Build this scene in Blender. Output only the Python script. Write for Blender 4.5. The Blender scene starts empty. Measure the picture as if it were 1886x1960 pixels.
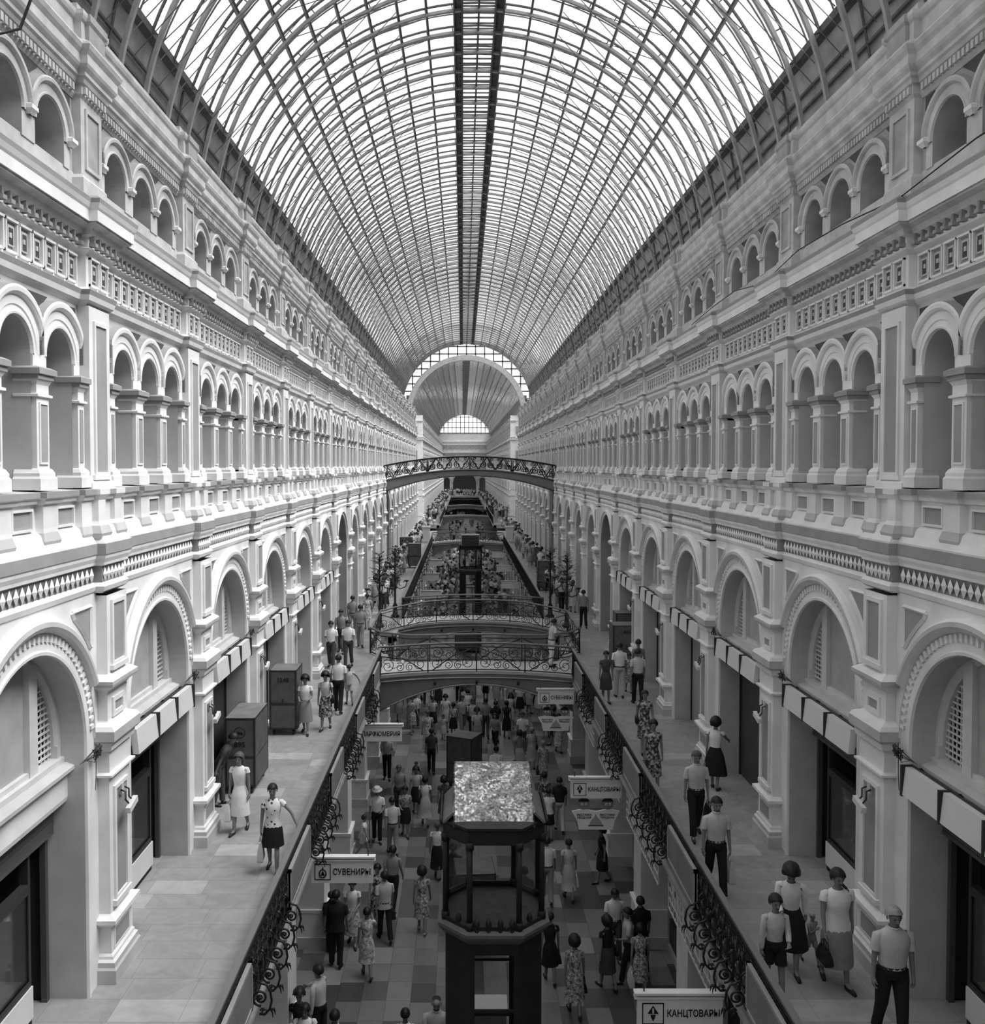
import bpy, math, random
from mathutils import Vector, Matrix
random.seed(11)
PI = math.pi
SC = bpy.context.scene
COL = SC.collection
H = 11.9            # eye height above the ground floor
GAL = H - 7.4       # gallery floor level
CAMX = -0.485
F = 1750.0
BAY = 4.67
P0 = 13.33          # first pilaster in view, on both walls
A0 = P0 - BAY / 2   # first arch

# ------------------------------------------------------------------ materials
MATS = {}
def mat(name, col, rough=0.8, var=0.0, scale=3.0, spec=0.3, metal=0.0, bump=0.0, detail=4.0):
    m = bpy.data.materials.new(name); m.use_nodes = True
    nt = m.node_tree; b = nt.nodes['Principled BSDF']
    if not isinstance(col, (tuple, list)): col = (col, col, col)
    b.inputs['Base Color'].default_value = (*col, 1)
    b.inputs['Roughness'].default_value = rough
    b.inputs['Metallic'].default_value = metal
    b.inputs['Specular IOR Level'].default_value = spec
    if var or bump:
        tc = nt.nodes.new('ShaderNodeTexCoord')
        nz = nt.nodes.new('ShaderNodeTexNoise'); nz.inputs['Scale'].default_value = scale
        nz.inputs['Detail'].default_value = detail
        nt.links.new(tc.outputs['Object'], nz.inputs['Vector'])
        if var:
            rp = nt.nodes.new('ShaderNodeValToRGB')
            rp.color_ramp.elements[0].position = 0.3; rp.color_ramp.elements[1].position = 0.7
            lo = [c * (1 - var) for c in col]; hi = [min(1, c * (1 + var)) for c in col]
            rp.color_ramp.elements[0].color = (*lo, 1); rp.color_ramp.elements[1].color = (*hi, 1)
            nt.links.new(nz.outputs['Fac'], rp.inputs['Fac'])
            nt.links.new(rp.outputs['Color'], b.inputs['Base Color'])
        if bump:
            bp = nt.nodes.new('ShaderNodeBump'); bp.inputs['Strength'].default_value = bump
            nt.links.new(nz.outputs['Fac'], bp.inputs['Height'])
            nt.links.new(bp.outputs['Normal'], b.inputs['Normal'])
    MATS[name] = m
    return m

def glass_mat(name, tint, gloss):
    m = bpy.data.materials.new(name); m.use_nodes = True; nt = m.node_tree
    nt.nodes.remove(nt.nodes['Principled BSDF'])
    t = nt.nodes.new('ShaderNodeBsdfTransparent'); t.inputs['Color'].default_value = (tint, tint, tint, 1)
    g = nt.nodes.new('ShaderNodeBsdfGlossy'); g.inputs['Roughness'].default_value = 0.05
    mx = nt.nodes.new('ShaderNodeMixShader'); fr = nt.nodes.new('ShaderNodeFresnel')
    mu = nt.nodes.new('ShaderNodeMath'); mu.operation = 'MULTIPLY'; mu.inputs[1].default_value = gloss
    nt.links.new(fr.outputs[0], mu.inputs[0]); nt.links.new(mu.outputs[0], mx.inputs[0])
    nt.links.new(t.outputs[0], mx.inputs[1]); nt.links.new(g.outputs[0], mx.inputs[2])
    nt.links.new(mx.outputs[0], nt.nodes['Material Output'].inputs['Surface'])
    MATS[name] = m; return m

def tile_mat(name, tx, ty, cols, joint, jw, rough, vein=0.0, stagger=0.5, spec=0.4, across=False):
    """paving: every slab its own shade, thin joints"""
    m = bpy.data.materials.new(name); m.use_nodes = True; nt = m.node_tree; b = nt.nodes['Principled BSDF']
    N = nt.nodes.new; Lk = nt.links.new
    tc = N('ShaderNodeTexCoord'); sx = N('ShaderNodeSeparateXYZ'); Lk(tc.outputs['Object'], sx.inputs[0])
    def ma(op, a, bb=None, c=None):
        n = N('ShaderNodeMath'); n.operation = op
        for i, v in enumerate((a, bb, c)):
            if v is None: continue
            if isinstance(v, (int, float)): n.inputs[i].default_value = v
            else: Lk(v, n.inputs[i])
        return n.outputs[0]
    ax, ay = ('Y', 'X') if across else ('X', 'Y')
    v = ma('DIVIDE', sx.outputs[ax], tx); iv = ma('FLOOR', v)
    off = ma('MULTIPLY', ma('SINE', ma('MULTIPLY', iv, 12.9)), stagger)
    u = ma('ADD', ma('DIVIDE', sx.outputs[ay], ty), off); iu = ma('FLOOR', u)
    cb = N('ShaderNodeCombineXYZ'); Lk(iv, cb.inputs[0]); Lk(iu, cb.inputs[1])
    wn = N('ShaderNodeTexWhiteNoise'); Lk(cb.outputs[0], wn.inputs['Vector'])
    rp = N('ShaderNodeValToRGB'); rp.color_ramp.interpolation = 'CONSTANT'
    rp.color_ramp.elements[0].color = (*[cols[0]] * 3, 1); rp.color_ramp.elements[0].position = 0
    rp.color_ramp.elements[1].color = (*[cols[1]] * 3, 1); rp.color_ramp.elements[1].position = 1 / len(cols)
    for i, c in enumerate(cols[2:]):
        e = rp.color_ramp.elements.new((i + 2) / len(cols)); e.color = (c, c, c, 1)
    Lk(wn.outputs['Value'], rp.inputs['Fac'])
    nz = N('ShaderNodeTexNoise'); nz.inputs['Scale'].default_value = 2.2; nz.inputs['Detail'].default_value = 7
    nz.inputs['Distortion'].default_value = 1.2
    Lk(tc.outputs['Object'], nz.inputs['Vector'])
    fac = ma('ADD', ma('MULTIPLY', ma('SUBTRACT', nz.outputs['Fac'], 0.5), vein), 1.0)
    fu = ma('FRACT', u); fv = ma('FRACT', v)
    du = ma('MULTIPLY', ma('MINIMUM', fu, ma('SUBTRACT', 1.0, fu)), ty)
    dv = ma('MULTIPLY', ma('MINIMUM', fv, ma('SUBTRACT', 1.0, fv)), tx)
    jt = ma('GREATER_THAN', ma('MINIMUM', du, dv), jw)
    k = ma('ADD', ma('MULTIPLY', jt, 1 - joint), joint)
    k = ma('MULTIPLY', k, fac)
    mx = N('ShaderNodeMix'); mx.data_type = 'RGBA'; mx.blend_type = 'MULTIPLY'; mx.inputs['Factor'].default_value = 1
    cc = N('ShaderNodeCombineXYZ')
    for i in range(3): Lk(k, cc.inputs[i])
    Lk(rp.outputs['Color'], mx.inputs['A']); Lk(cc.outputs[0], mx.inputs['B'])
    Lk(mx.outputs['Result'], b.inputs['Base Color'])
    b.inputs['Roughness'].default_value = rough; b.inputs['Specular IOR Level'].default_value = spec
    MATS[name] = m; return m

def print_mat(name, cols, scale, rough=0.9, kind='noise'):
    """printed cloth: blotches of several greys"""
    m = bpy.data.materials.new(name); m.use_nodes = True; nt = m.node_tree; b = nt.nodes['Principled BSDF']
    tc = nt.nodes.new('ShaderNodeTexCoord')
    if kind == 'dots':
        t = nt.nodes.new('ShaderNodeTexVoronoi'); out = t.outputs['Distance']
    else:
        t = nt.nodes.new('ShaderNodeTexNoise'); t.inputs['Detail'].default_value = 1.5; out = t.outputs['Fac']
    t.inputs['Scale'].default_value = scale
    nt.links.new(tc.outputs['Object'], t.inputs['Vector'])
    rp = nt.nodes.new('ShaderNodeValToRGB'); rp.color_ramp.interpolation = 'CONSTANT'
    pos = [0, .3] if kind == 'dots' else [0.0, .42, .5, .58]
    rp.color_ramp.elements[0].color = (*[cols[0]] * 3, 1)
    rp.color_ramp.elements[1].color = (*[cols[1]] * 3, 1); rp.color_ramp.elements[1].position = pos[1]
    for i, c in enumerate(cols[2:]):
        e = rp.color_ramp.elements.new(pos[min(i + 2, 3)]); e.color = (c, c, c, 1)
    nt.links.new(out, rp.inputs['Fac']); nt.links.new(rp.outputs['Color'], b.inputs['Base Color'])
    b.inputs['Roughness'].default_value = rough
    MATS[name] = m; return m

mat('plaster_upper', 0.47, 0.9, 0.22, 2.6, bump=0.05, detail=9)
mat('plaster_upper_mid', 0.34, 0.9, 0.2, 2.6, detail=9)
mat('plaster_light', 0.70, 0.85, 0.10, 1.7, bump=0.03, detail=8)
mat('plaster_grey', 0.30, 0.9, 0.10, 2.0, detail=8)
mat('plaster_mid', 0.46, 0.9, 0.10, 2.0, detail=8)
mat('plaster_dark', 0.24, 0.9, 0.15, 3.0, detail=8)
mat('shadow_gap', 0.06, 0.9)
mat('recess_shade', 0.07, 0.9, 0.15, 3.0)  # shade of the triangular recesses, put into the colour
mat('niche_paint', 0.48, 0.9, 0.12, 1.3, detail=8)
mat('steel_light', 0.34, 0.6, 0.15, 4)
mat('steel_dark', 0.10, 0.6, 0.2, 4)
mat('iron_black', 0.015, 0.45, 0.2, 8, spec=0.5)
mat('iron_rail', 0.16, 0.4, spec=0.5)
mat('panel_grey', 0.20, 0.7, 0.1, 2)
mat('slab_edge', 0.30, 0.8, 0.12, 2)
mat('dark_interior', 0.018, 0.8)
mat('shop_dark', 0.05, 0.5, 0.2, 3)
mat('shutter', 0.07, 0.5, spec=0.5)
mat('board_white', 0.62, 0.5, 0.05, 2)
mat('window_wood', 0.55, 0.7, 0.08, 4)
mat('window_board', 0.36, 0.8, 0.12, 2.5, detail=8)
mat('cart_ply', 0.10, 0.6, 0.25, 3, detail=8)
mat('cart_top', 0.17, 0.6, 0.2, 3, detail=8)
mat('cart_trim', 0.03, 0.5)
mat('kiosk_iron', 0.022, 0.5, 0.2, 6)
mat('kiosk_ledge', 0.13, 0.6, 0.15, 5)
mat('sign_face', 0.82, 0.5, 0.04, 3)
mat('sign_ink', 0.015, 0.6)
mat('sign_grey', 0.35, 0.6)
mat('skin', 0.21, 0.6, 0.06, 8)
mat('hair_dark', 0.014, 0.5, 0.3, 30)
mat('hair_grey', 0.30, 0.7, 0.2, 30)
mat('hair_mid', 0.08, 0.6, 0.3, 30)
mat('cloth_white', 0.72, 0.9, 0.06, 11, bump=0.45)
mat('cloth_light', 0.48, 0.9, 0.08, 11, bump=0.45)
mat('cloth_mid', 0.24, 0.9, 0.1, 11, bump=0.45)
mat('cloth_dark', 0.06, 0.9, 0.15, 11, bump=0.45)
mat('cloth_black', 0.014, 0.9)
mat('shoe_dark', 0.02, 0.5)
mat('shoe_light', 0.35, 0.6)
mat('straw', 0.6, 0.8, 0.1, 30)
mat('bag_white', 0.66, 0.6)
mat('bag_dark', 0.015, 0.5)
mat('lamp_globe', 0.75, 0.3)
mat('leaf_iron', 0.03, 0.5)
print_mat('floral_dark', [.03, .09, .25, .45], 16)
print_mat('floral_mid', [.10, .45, .2, .6], 18)
print_mat('floral_light', [.25, .55, .40, .65], 14)
print_mat('polka', [.05, .72], 13, kind='dots')
glass_mat('glass_roof', 0.97, 0.35)
glass_mat('glass_shop', 0.75, 0.7)
glass_mat('glass_kiosk', 0.85, 0.5)
tile_mat('marble_gallery', 0.52, 0.95, [.28, .30, .29, .27, .31, .29, .28, .30, .38, .29], 0.75, 0.006, 0.45, 0.7, 0.5, across=True)
tile_mat('tile_ground', 0.55, 0.75, [.06, .14, .20, .10, .17, .25, .07, .18], 0.6, 0.008, 0.4, 0.3, 0.7)
def speck():
    m = mat('kiosk_roof_metal', 0.5, 0.33, metal=0.8, bump=0.0)
    nt = m.node_tree; b = nt.nodes['Principled BSDF']
    tc = nt.nodes.new('ShaderNodeTexCoord'); nz = nt.nodes.new('ShaderNodeTexNoise'); nz.inputs['Scale'].default_value = 30
    nz.inputs['Detail'].default_value = 6
    rp = nt.nodes.new('ShaderNodeValToRGB'); rp.color_ramp.elements[0].position = .38; rp.color_ramp.elements[1].position = .62
    rp.color_ramp.elements[0].color = (.16, .16, .16, 1); rp.color_ramp.elements[1].color = (.42, .42, .42, 1)
    nt.links.new(tc.outputs['Object'], nz.inputs['Vector']); nt.links.new(nz.outputs['Fac'], rp.inputs['Fac'])
    nt.links.new(rp.outputs['Color'], b.inputs['Base Color'])
    r2 = nt.nodes.new('ShaderNodeMapRange'); r2.inputs['To Min'].default_value = .22; r2.inputs['To Max'].default_value = .6
    nt.links.new(nz.outputs['Fac'], r2.inputs['Value']); nt.links.new(r2.outputs[0], b.inputs['Roughness'])
    n2 = nt.nodes.new('ShaderNodeTexNoise'); n2.inputs['Scale'].default_value = 1.9; n2.inputs['Detail'].default_value = 3
    nt.links.new(tc.outputs['Object'], n2.inputs['Vector'])
    bp = nt.nodes.new('ShaderNodeBump'); bp.inputs['Strength'].default_value = 1.0; bp.inputs['Distance'].default_value = .35
    nt.links.new(n2.outputs['Fac'], bp.inputs['Height']); nt.links.new(bp.outputs['Normal'], b.inputs['Normal'])
speck()

# ------------------------------------------------------------------ mesh builder
class MB:
    def __init__(s): s.v = []; s.f = []; s.m = []; s.s = []; s.names = []
    def mi(s, name):
        if name not in s.names: s.names.append(name)
        return s.names.index(name)
    def face(s, idx, m, sm=False): s.f.append(idx); s.m.append(s.mi(m)); s.s.append(sm)
    def add(s, pts): b = len(s.v); s.v.extend([tuple(p) for p in pts]); return b
    def poly(s, pts, m, sm=False): b = s.add(pts); s.face(list(range(b, b + len(pts))), m, sm)
    def box(s, x0, x1, y0, y1, z0, z1, m):
        b = s.add([(x0, y0, z0), (x1, y0, z0), (x1, y1, z0), (x0, y1, z0), (x0, y0, z1), (x1, y0, z1), (x1, y1, z1), (x0, y1, z1)])
        for q in ((0, 3, 2, 1), (4, 5, 6, 7), (0, 1, 5, 4), (1, 2, 6, 5), (2, 3, 7, 6), (3, 0, 4, 7)): s.face([b + i for i in q], m)
    def obox(s, c, dx, dy, dz, m, rot=None):
        """box about centre c, optional rotation matrix"""
        pts = []
        for z in (-dz, dz):
            for x, y in ((-dx, -dy), (dx, -dy), (dx, dy), (-dx, dy)):
                p = Vector((x, y, z)); p = rot @ p if rot is not None else p
                pts.append(p + Vector(c))
        b = s.add(pts)
        for q in ((0, 3, 2, 1), (4, 5, 6, 7), (0, 1, 5, 4), (1, 2, 6, 5), (2, 3, 7, 6), (3, 0, 4, 7)): s.face([b + i for i in q], m)
    def prism(s, pts, d, m):
        """polygon pts extruded by vector d, closed"""
        n = len(pts); b = s.add(pts); s.add([(p[0] + d[0], p[1] + d[1], p[2] + d[2]) for p in pts])
        s.face(list(range(b, b + n)), m); s.face(list(range(b + 2 * n - 1, b + n - 1, -1)), m)
        for i in range(n): j = (i + 1) % n; s.face([b + i, b + j, b + n + j, b + n + i], m)
    def loft(s, rings, m, closed=True, cap0=False, cap1=False, sm=True):
        n = len(rings[0]); b = len(s.v)
        for r in rings: s.add(r)
        for k in range(len(rings) - 1):
            for i in range(n if closed else n - 1):
                j = (i + 1) % n
                s.face([b + k * n + i, b + k * n + j, b + (k + 1) * n + j, b + (k + 1) * n + i], m, sm)
        if cap0: s.face(list(range(b + n - 1, b - 1, -1)), m, False)
        if cap1: s.face([b + (len(rings) - 1) * n + i for i in range(n)], m, False)
    def tube(s, path, r, m, n=6, caps=True, closed=False):
        P = [Vector(p) for p in path]; rings = []
        N = len(P); ref = None
        for i, p in enumerate(P):
            if closed: t = P[(i + 1) % N] - P[i - 1]
            else: t = P[min(i + 1, N - 1)] - P[max(i - 1, 0)]
            if t.length < 1e-9: t = Vector((0, 0, 1))
            t.normalize()
            if ref is None: ref = Vector((0, 0, 1)) if abs(t.z) < .9 else Vector((1, 0, 0))
            a = t.cross(ref)
            if a.length < 1e-4: a = t.cross(Vector((1, 0.3, 0)))
            a.normalize(); bb = a.cross(t).normalized()
            if abs(t.z) < .9 and ref.z == 1: pass
            ref = bb if i else ref
            rr = r[i] if isinstance(r, (list, tuple)) else r
            rings.append([p + (a * math.cos(2 * PI * k / n) + bb * math.sin(2 * PI * k / n)) * rr for k in range(n)])
        if closed: rings.append(rings[0])
        s.loft(rings, m, True, caps and not closed, caps and not closed, n > 4)
    def lathe(s, prof, c, m, n=12, sm=True):
        rings = [[(c[0] + r * math.cos(2 * PI * k / n), c[1] + r * math.sin(2 * PI * k / n), c[2] + z) for k in range(n)] for r, z in prof]
        s.loft(rings, m, True, True, True, sm)
    def ball(s, c, rx, ry, rz, m, n=10, k=6):
        rings = []
        for i in range(k + 1):
            t = PI * i / k; q = max(math.sin(t), .02)
            rings.append([(c[0] + rx * q * math.cos(2 * PI * j / n), c[1] + ry * q * math.sin(2 * PI * j / n), c[2] - rz * math.cos(t)) for j in range(n)])
        s.loft(rings, m, True, True, True)
    def extr(s, prof, u0, u1, m, caps=True, mats=None):
        """open profile [(h,z)] run along y (facade coordinates)"""
        n = len(prof); b = s.add([(h, u0, z) for h, z in prof]); s.add([(h, u1, z) for h, z in prof])
        for i in range(n - 1):
            s.face([b + i, b + i + 1, b + n + i + 1, b + n + i], mats[i] if mats else m)
    def build(s, name, parent=None, loc=None, rot=None):
        me = bpy.data.meshes.new(name)
        me.from_pydata(s.v, [], s.f)
        for nm in s.names: me.materials.append(MATS[nm])
        me.polygons.foreach_set('material_index', s.m); me.polygons.foreach_set('use_smooth', s.s)
        me.update()
        return link(name, me, parent, loc, rot)

def link(name, me, parent=None, loc=None, rot=None, scale=None):
    o = bpy.data.objects.new(name, me); COL.objects.link(o)
    if parent is not None: o.parent = parent
    if loc is not None: o.location = loc
    if rot is not None: o.rotation_euler = rot
    if scale is not None: o.scale = scale
    return o
def tag(o, label, cat, group=None, kind=None):
    if label: o['label'] = label
    if cat: o['category'] = cat
    if group: o['group'] = group
    if kind: o['kind'] = kind
    return o
def structure(o, label=None):
    o['kind'] = 'structure'
    if label: o['label'] = label
    o['category'] = 'setting'
    return o
def empty(name, loc, rz=0): return link(name, None, None, loc, (0, 0, rz))
def copy_tree(o, parent=None):
    c = o.copy(); COL.objects.link(c)
    if parent is not None: c.parent = parent
    for ch in list(o.children): copy_tree(ch, c)
    return c
def spiral(c, r0, r1, turns, ax, ay, start=0, n=26):
    """flat scroll about c in the plane of unit vectors ax, ay"""
    c = Vector(c); ax = Vector(ax); ay = Vector(ay); out = []
    for i in range(n + 1):
        t = i / n; a = start + turns * 2 * PI * t; r = r0 + (r1 - r0) * t
        out.append(c + ax * (r * math.cos(a)) + ay * (r * math.sin(a)))
    return out
TP, TS = math.tan(math.atan(52 / F)), 0
def ground_point(px, py, z):
    """where the sight line through a photo pixel meets the level z (relative to the eye)"""
    p = math.atan(52 / F); cx, cy = px - 886.0, -(py - 944.0)
    fy = math.cos(p) * F + math.sin(p) * cy; fz = -math.sin(p) * F + math.cos(p) * cy
    k = z / fz
    return CAMX + cx * k, fy * k
# ------------------------------------------------------------------ facade pieces (facade coordinates: x = distance from hall axis, y along hall, z from eye level)
PL, PG, PD, PM = 'plaster_light', 'plaster_grey', 'plaster_dark', 'plaster_mid'
SL, SM = 'plaster_upper', 'plaster_upper_mid'   # greyer plaster for the attic storey and upper cornice
BH = 1.86           # half a bay between pilasters

def arch_sweep(mb, prof, uc, zs, m, a0=0, a1=PI, n=24, ulim=None, mats=None):
    rings = []
    for i in range(n + 1):
        a = a0 + (a1 - a0) * i / n; row = []
        for r, h in prof:
            u = r * math.cos(a)
            if ulim: u = max(-ulim, min(ulim, u))
            row.append((h, uc + u, zs + r * math.sin(a)))
        rings.append(row)
    b = len(mb.v); k = len(prof)
    for r in rings: mb.add(r)
    for i in range(n):
        for j in range(k - 1):
            mb.face([b + i * k + j, b + i * k + j + 1, b + (i + 1) * k + j + 1, b + (i + 1) * k + j], mats[j] if mats else m, False)
def jamb(mb, prof, uc, z0, z1, m, mats=None):
    for sgn in (-1, 1):
        b = mb.add([(h, uc + sgn * r, z0) for r, h in prof]); mb.add([(h, uc + sgn * r, z1) for r, h in prof])
        k = len(prof)
        for j in range(k - 1): mb.face([b + j, b + j + 1, b + k + j + 1, b + k + j], mats[j] if mats else m)
def arch_wall(mb, h, u0, u1, z0, z1, holes, m, n=24):
    """wall face with round-headed openings: holes = [(uc, r, zs)], open down to z0"""
    def q(a, b, za, zb, zc, zd):
        mb.poly([(h, a, za), (h, b, zb), (h, b, zc), (h, a, zd)], m)
    cur = u0
    for uc, r, zs in holes:
        if uc - r > cur + 1e-6: q(cur, uc - r, z0, z0, z1, z1)
        for i in range(n):
            ua = uc - r * math.cos(PI * i / n); ub = uc - r * math.cos(PI * (i + 1) / n)
            q(ua, ub, zs + r * math.sin(PI * i / n), zs + r * math.sin(PI * (i + 1) / n), z1, z1)
        cur = uc + r
    if cur < u1: q(cur, u1, z0, z0, z1, z1)
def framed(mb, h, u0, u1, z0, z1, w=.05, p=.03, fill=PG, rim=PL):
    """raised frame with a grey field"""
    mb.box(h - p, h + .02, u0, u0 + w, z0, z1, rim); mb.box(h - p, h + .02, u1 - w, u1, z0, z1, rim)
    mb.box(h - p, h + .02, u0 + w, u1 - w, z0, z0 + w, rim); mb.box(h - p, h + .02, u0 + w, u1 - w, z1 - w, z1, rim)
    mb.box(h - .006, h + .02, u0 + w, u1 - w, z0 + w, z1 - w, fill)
def block(mb, prof, h0, hw, m=PL, hb=6.3, mats=None, uc=0, cap=False):
    """moulded block: profile [(projection, z)] carried round front and both returns"""
    rings = []
    for d, z in prof: rings.append([(hb, uc - hw - d, z), (h0 - d, uc - hw - d, z), (h0 - d, uc + hw + d, z), (hb, uc + hw + d, z)])
    b = len(mb.v)
    for r in rings: mb.add(r)
    for i in range(len(rings) - 1):
        for j in range(3): mb.face([b + i * 4 + j, b + i * 4 + j + 1, b + i * 4 + 5 + j, b + i * 4 + 4 + j], mats[i] if mats else m)
    if cap: mb.face([b + (len(rings) - 1) * 4 + j for j in range(4)], m)

# running mouldings (h, z)
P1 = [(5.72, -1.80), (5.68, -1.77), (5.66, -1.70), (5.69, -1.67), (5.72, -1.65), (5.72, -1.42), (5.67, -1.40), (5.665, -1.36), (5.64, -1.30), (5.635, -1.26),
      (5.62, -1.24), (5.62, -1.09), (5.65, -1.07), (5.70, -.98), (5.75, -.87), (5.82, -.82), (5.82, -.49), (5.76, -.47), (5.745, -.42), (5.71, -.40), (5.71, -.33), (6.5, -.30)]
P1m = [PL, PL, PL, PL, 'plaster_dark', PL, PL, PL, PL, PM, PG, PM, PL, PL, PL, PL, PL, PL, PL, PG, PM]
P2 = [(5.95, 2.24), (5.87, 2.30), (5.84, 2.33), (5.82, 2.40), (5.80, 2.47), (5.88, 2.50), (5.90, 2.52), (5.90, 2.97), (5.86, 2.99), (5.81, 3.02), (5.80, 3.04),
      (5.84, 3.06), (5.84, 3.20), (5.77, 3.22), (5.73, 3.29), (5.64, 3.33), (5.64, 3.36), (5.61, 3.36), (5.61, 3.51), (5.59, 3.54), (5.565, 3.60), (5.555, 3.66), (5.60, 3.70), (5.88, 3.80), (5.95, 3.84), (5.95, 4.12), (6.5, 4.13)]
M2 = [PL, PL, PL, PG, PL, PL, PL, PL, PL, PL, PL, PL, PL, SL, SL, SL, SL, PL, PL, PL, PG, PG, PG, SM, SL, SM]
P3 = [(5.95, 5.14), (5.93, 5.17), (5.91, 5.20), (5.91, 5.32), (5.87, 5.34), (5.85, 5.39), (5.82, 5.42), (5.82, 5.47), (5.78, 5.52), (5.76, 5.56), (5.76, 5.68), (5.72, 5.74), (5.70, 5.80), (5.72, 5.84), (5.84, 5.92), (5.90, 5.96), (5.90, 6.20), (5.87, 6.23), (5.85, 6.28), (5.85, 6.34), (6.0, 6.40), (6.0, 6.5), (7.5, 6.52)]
def shifted(prof, h0, brk): return [(h0 - (h - brk), z) for h, z in prof]

def lower_bay():
    mb = MB()
    arch_wall(mb, 5.70, -BH - .1, BH + .1, -7.4, -1.78, [(0, 1.5, -3.83)], PL)
    inner = [(1.50, 6.25), (1.50, 5.71), (1.51, 5.67), (1.55, 5.665), (1.57, 5.69), (1.66, 5.69)]
    ring = inner + [(1.665, 5.725), (1.78, 5.725), (1.785, 5.66)]
    arch_sweep(mb, ring, 0, -3.83, PL, mats=[PM, PL, PL, PL, PL, PL, PM, PL], n=32)
    jamb(mb, inner, 0, -7.4, -3.83, PL, mats=[PM, PL, PL, PL, PL])
    roll = [(1.785, 5.66), (1.81, 5.60), (1.86, 5.575), (1.92, 5.585), (1.96, 5.63), (1.97, 5.72)]
    arch_sweep(mb, roll, 0, -3.83, PL, math.radians(25), math.radians(155), mats=[PL, PM, PM, PL, PL], n=28)
    for i in range(43):                                     # dentils round the arch
        a = math.radians(6 + 168 * i / 42)
        c, s_ = math.cos(a), math.sin(a)
        R = Matrix.Rotation(a, 3, 'X')
        mb.obox((5.695, 1.722 * c, -3.83 + 1.722 * s_), .03, .05, .028, PL, R)
    for sg in (-1, 1):                                      # spandrel panels
        pts = []
        for i in range(9):
            a = math.radians(30 + 30 * i / 8); pts.append((2.14 * math.cos(a), -3.83 + 2.14 * math.sin(a)))
        pts = [p for p in pts if p[0] < 1.74 and p[1] < -1.98]
        poly = [(1.74, pts[0][1])] + pts + [(pts[-1][0] - .06, -1.96), (1.74, -1.96)]
        mb.prism([(5.695, sg * u, z) for u, z in poly], (.05, 0, 0), PG)
        n = len(poly)
        for i in range(n):
            a, b = poly[i], poly[(i + 1) % n]
            mb.tube([(5.69, sg * a[0], a[1]), (5.69, sg * b[0], b[1])], .032, PL, 4)
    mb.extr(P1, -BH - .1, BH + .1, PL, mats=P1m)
    nd = 24; w = 2 * BH / nd
    for i in range(nd):                                     # diamond frieze
        u = -BH + w * (i + .5); b = mb.add([(5.69, u - w * .46, -1.535), (5.69, u, -1.64), (5.69, u + w * .46, -1.535), (5.69, u, -1.43), (5.655, u, -1.535)])
        for j in range(4): mb.face([b + j, b + (j + 1) % 4, b + 4], PL)
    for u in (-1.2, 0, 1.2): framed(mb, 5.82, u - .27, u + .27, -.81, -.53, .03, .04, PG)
    for u in (-1.76, -.6, .6, 1.76):                        # little consoles on the apron
        pr = [(.06, -1.06), (.10, -1.02), (.115, -.95), (.085, -.84), (.08, -.78), (.08, -.49), (.12, -.47), (.135, -.42), (.17, -.40), (.17, -.325), (0, -.32)]
        block(mb, pr, 5.80, .12, mats=[PM, PM, PM, PL, PL, PL, PL, PL, PG, PG], uc=u)
    return mb.build('facade_bay')

def portal_bay():
    """taller opening of the cross passage, a stair parapet inside"""
    mb = MB()
    arch_wall(mb, 5.70, -BH - .1, BH + .1, -7.4, -1.78, [(0, 1.74, -3.82)], PL)
    ring = [(1.74, 6.35), (1.74, 5.68), (1.75, 5.64), (1.79, 5.64), (1.80, 5.67), (1.83, 5.65), (1.87, 5.58), (1.93, 5.58), (1.95, 5.71)]
    arch_sweep(mb, ring, 0, -3.82, PL, n=28, mats=[PG] + [PL] * 7)
    jamb(mb, ring[:5], 0, -7.4, -3.82, PL, mats=[PG] + [PL] * 3)
    mb.box(7.4, 7.5, -2.3, 2.3, -7.4, -1.7, 'dark_interior'); mb.box(6.36, 7.4, -2.0, -1.9, -7.4, -1.8, 'shop_dark'); mb.box(6.36, 7.4, 1.9, 2.0, -7.4, -1.8, 'shop_dark'); mb.box(6.36, 7.4, -2.0, 2.0, -1.9, -1.8, 'shop_dark'); mb.box(6.36, 7.4, -2, 2, -7.38, -7.36, 'shop_dark')
    mb.box(6.6, 6.75, -1.9, 1.9, -6.5, -3.9, PG)
    framed(mb, 6.6, -1.5, 1.5, -6.1, -4.1, .08, .03, 'plaster_dark')
    mb.box(6.45, 6.85, -1.9, 1.9, -3.9, -3.72, PM); mb.box(6.5, 6.8, -1.9, 1.9, -6.55, -6.4, PL)
    mb.box(7.39, 7.41, -1.3, 1.3, -3.6, -2.2, 'dark_interior')
    mb.extr(P1, -BH - .1, BH + .1, PL, mats=P1m)
    nd = 24; w = 2 * BH / nd
    for i in range(nd):
        u = -BH + w * (i + .5); b = mb.add([(5.69, u - w * .46, -1.535), (5.69, u, -1.64), (5.69, u + w * .46, -1.535), (5.69, u, -1.43), (5.655, u, -1.535)])
        for j in range(4): mb.face([b + j, b + (j + 1) % 4, b + 4], PL)
    for u in (-1.2, 0, 1.2): framed(mb, 5.82, u - .27, u + .27, -.81, -.53, .03, .04, PG)
    return mb.build('passage_portal')

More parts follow.
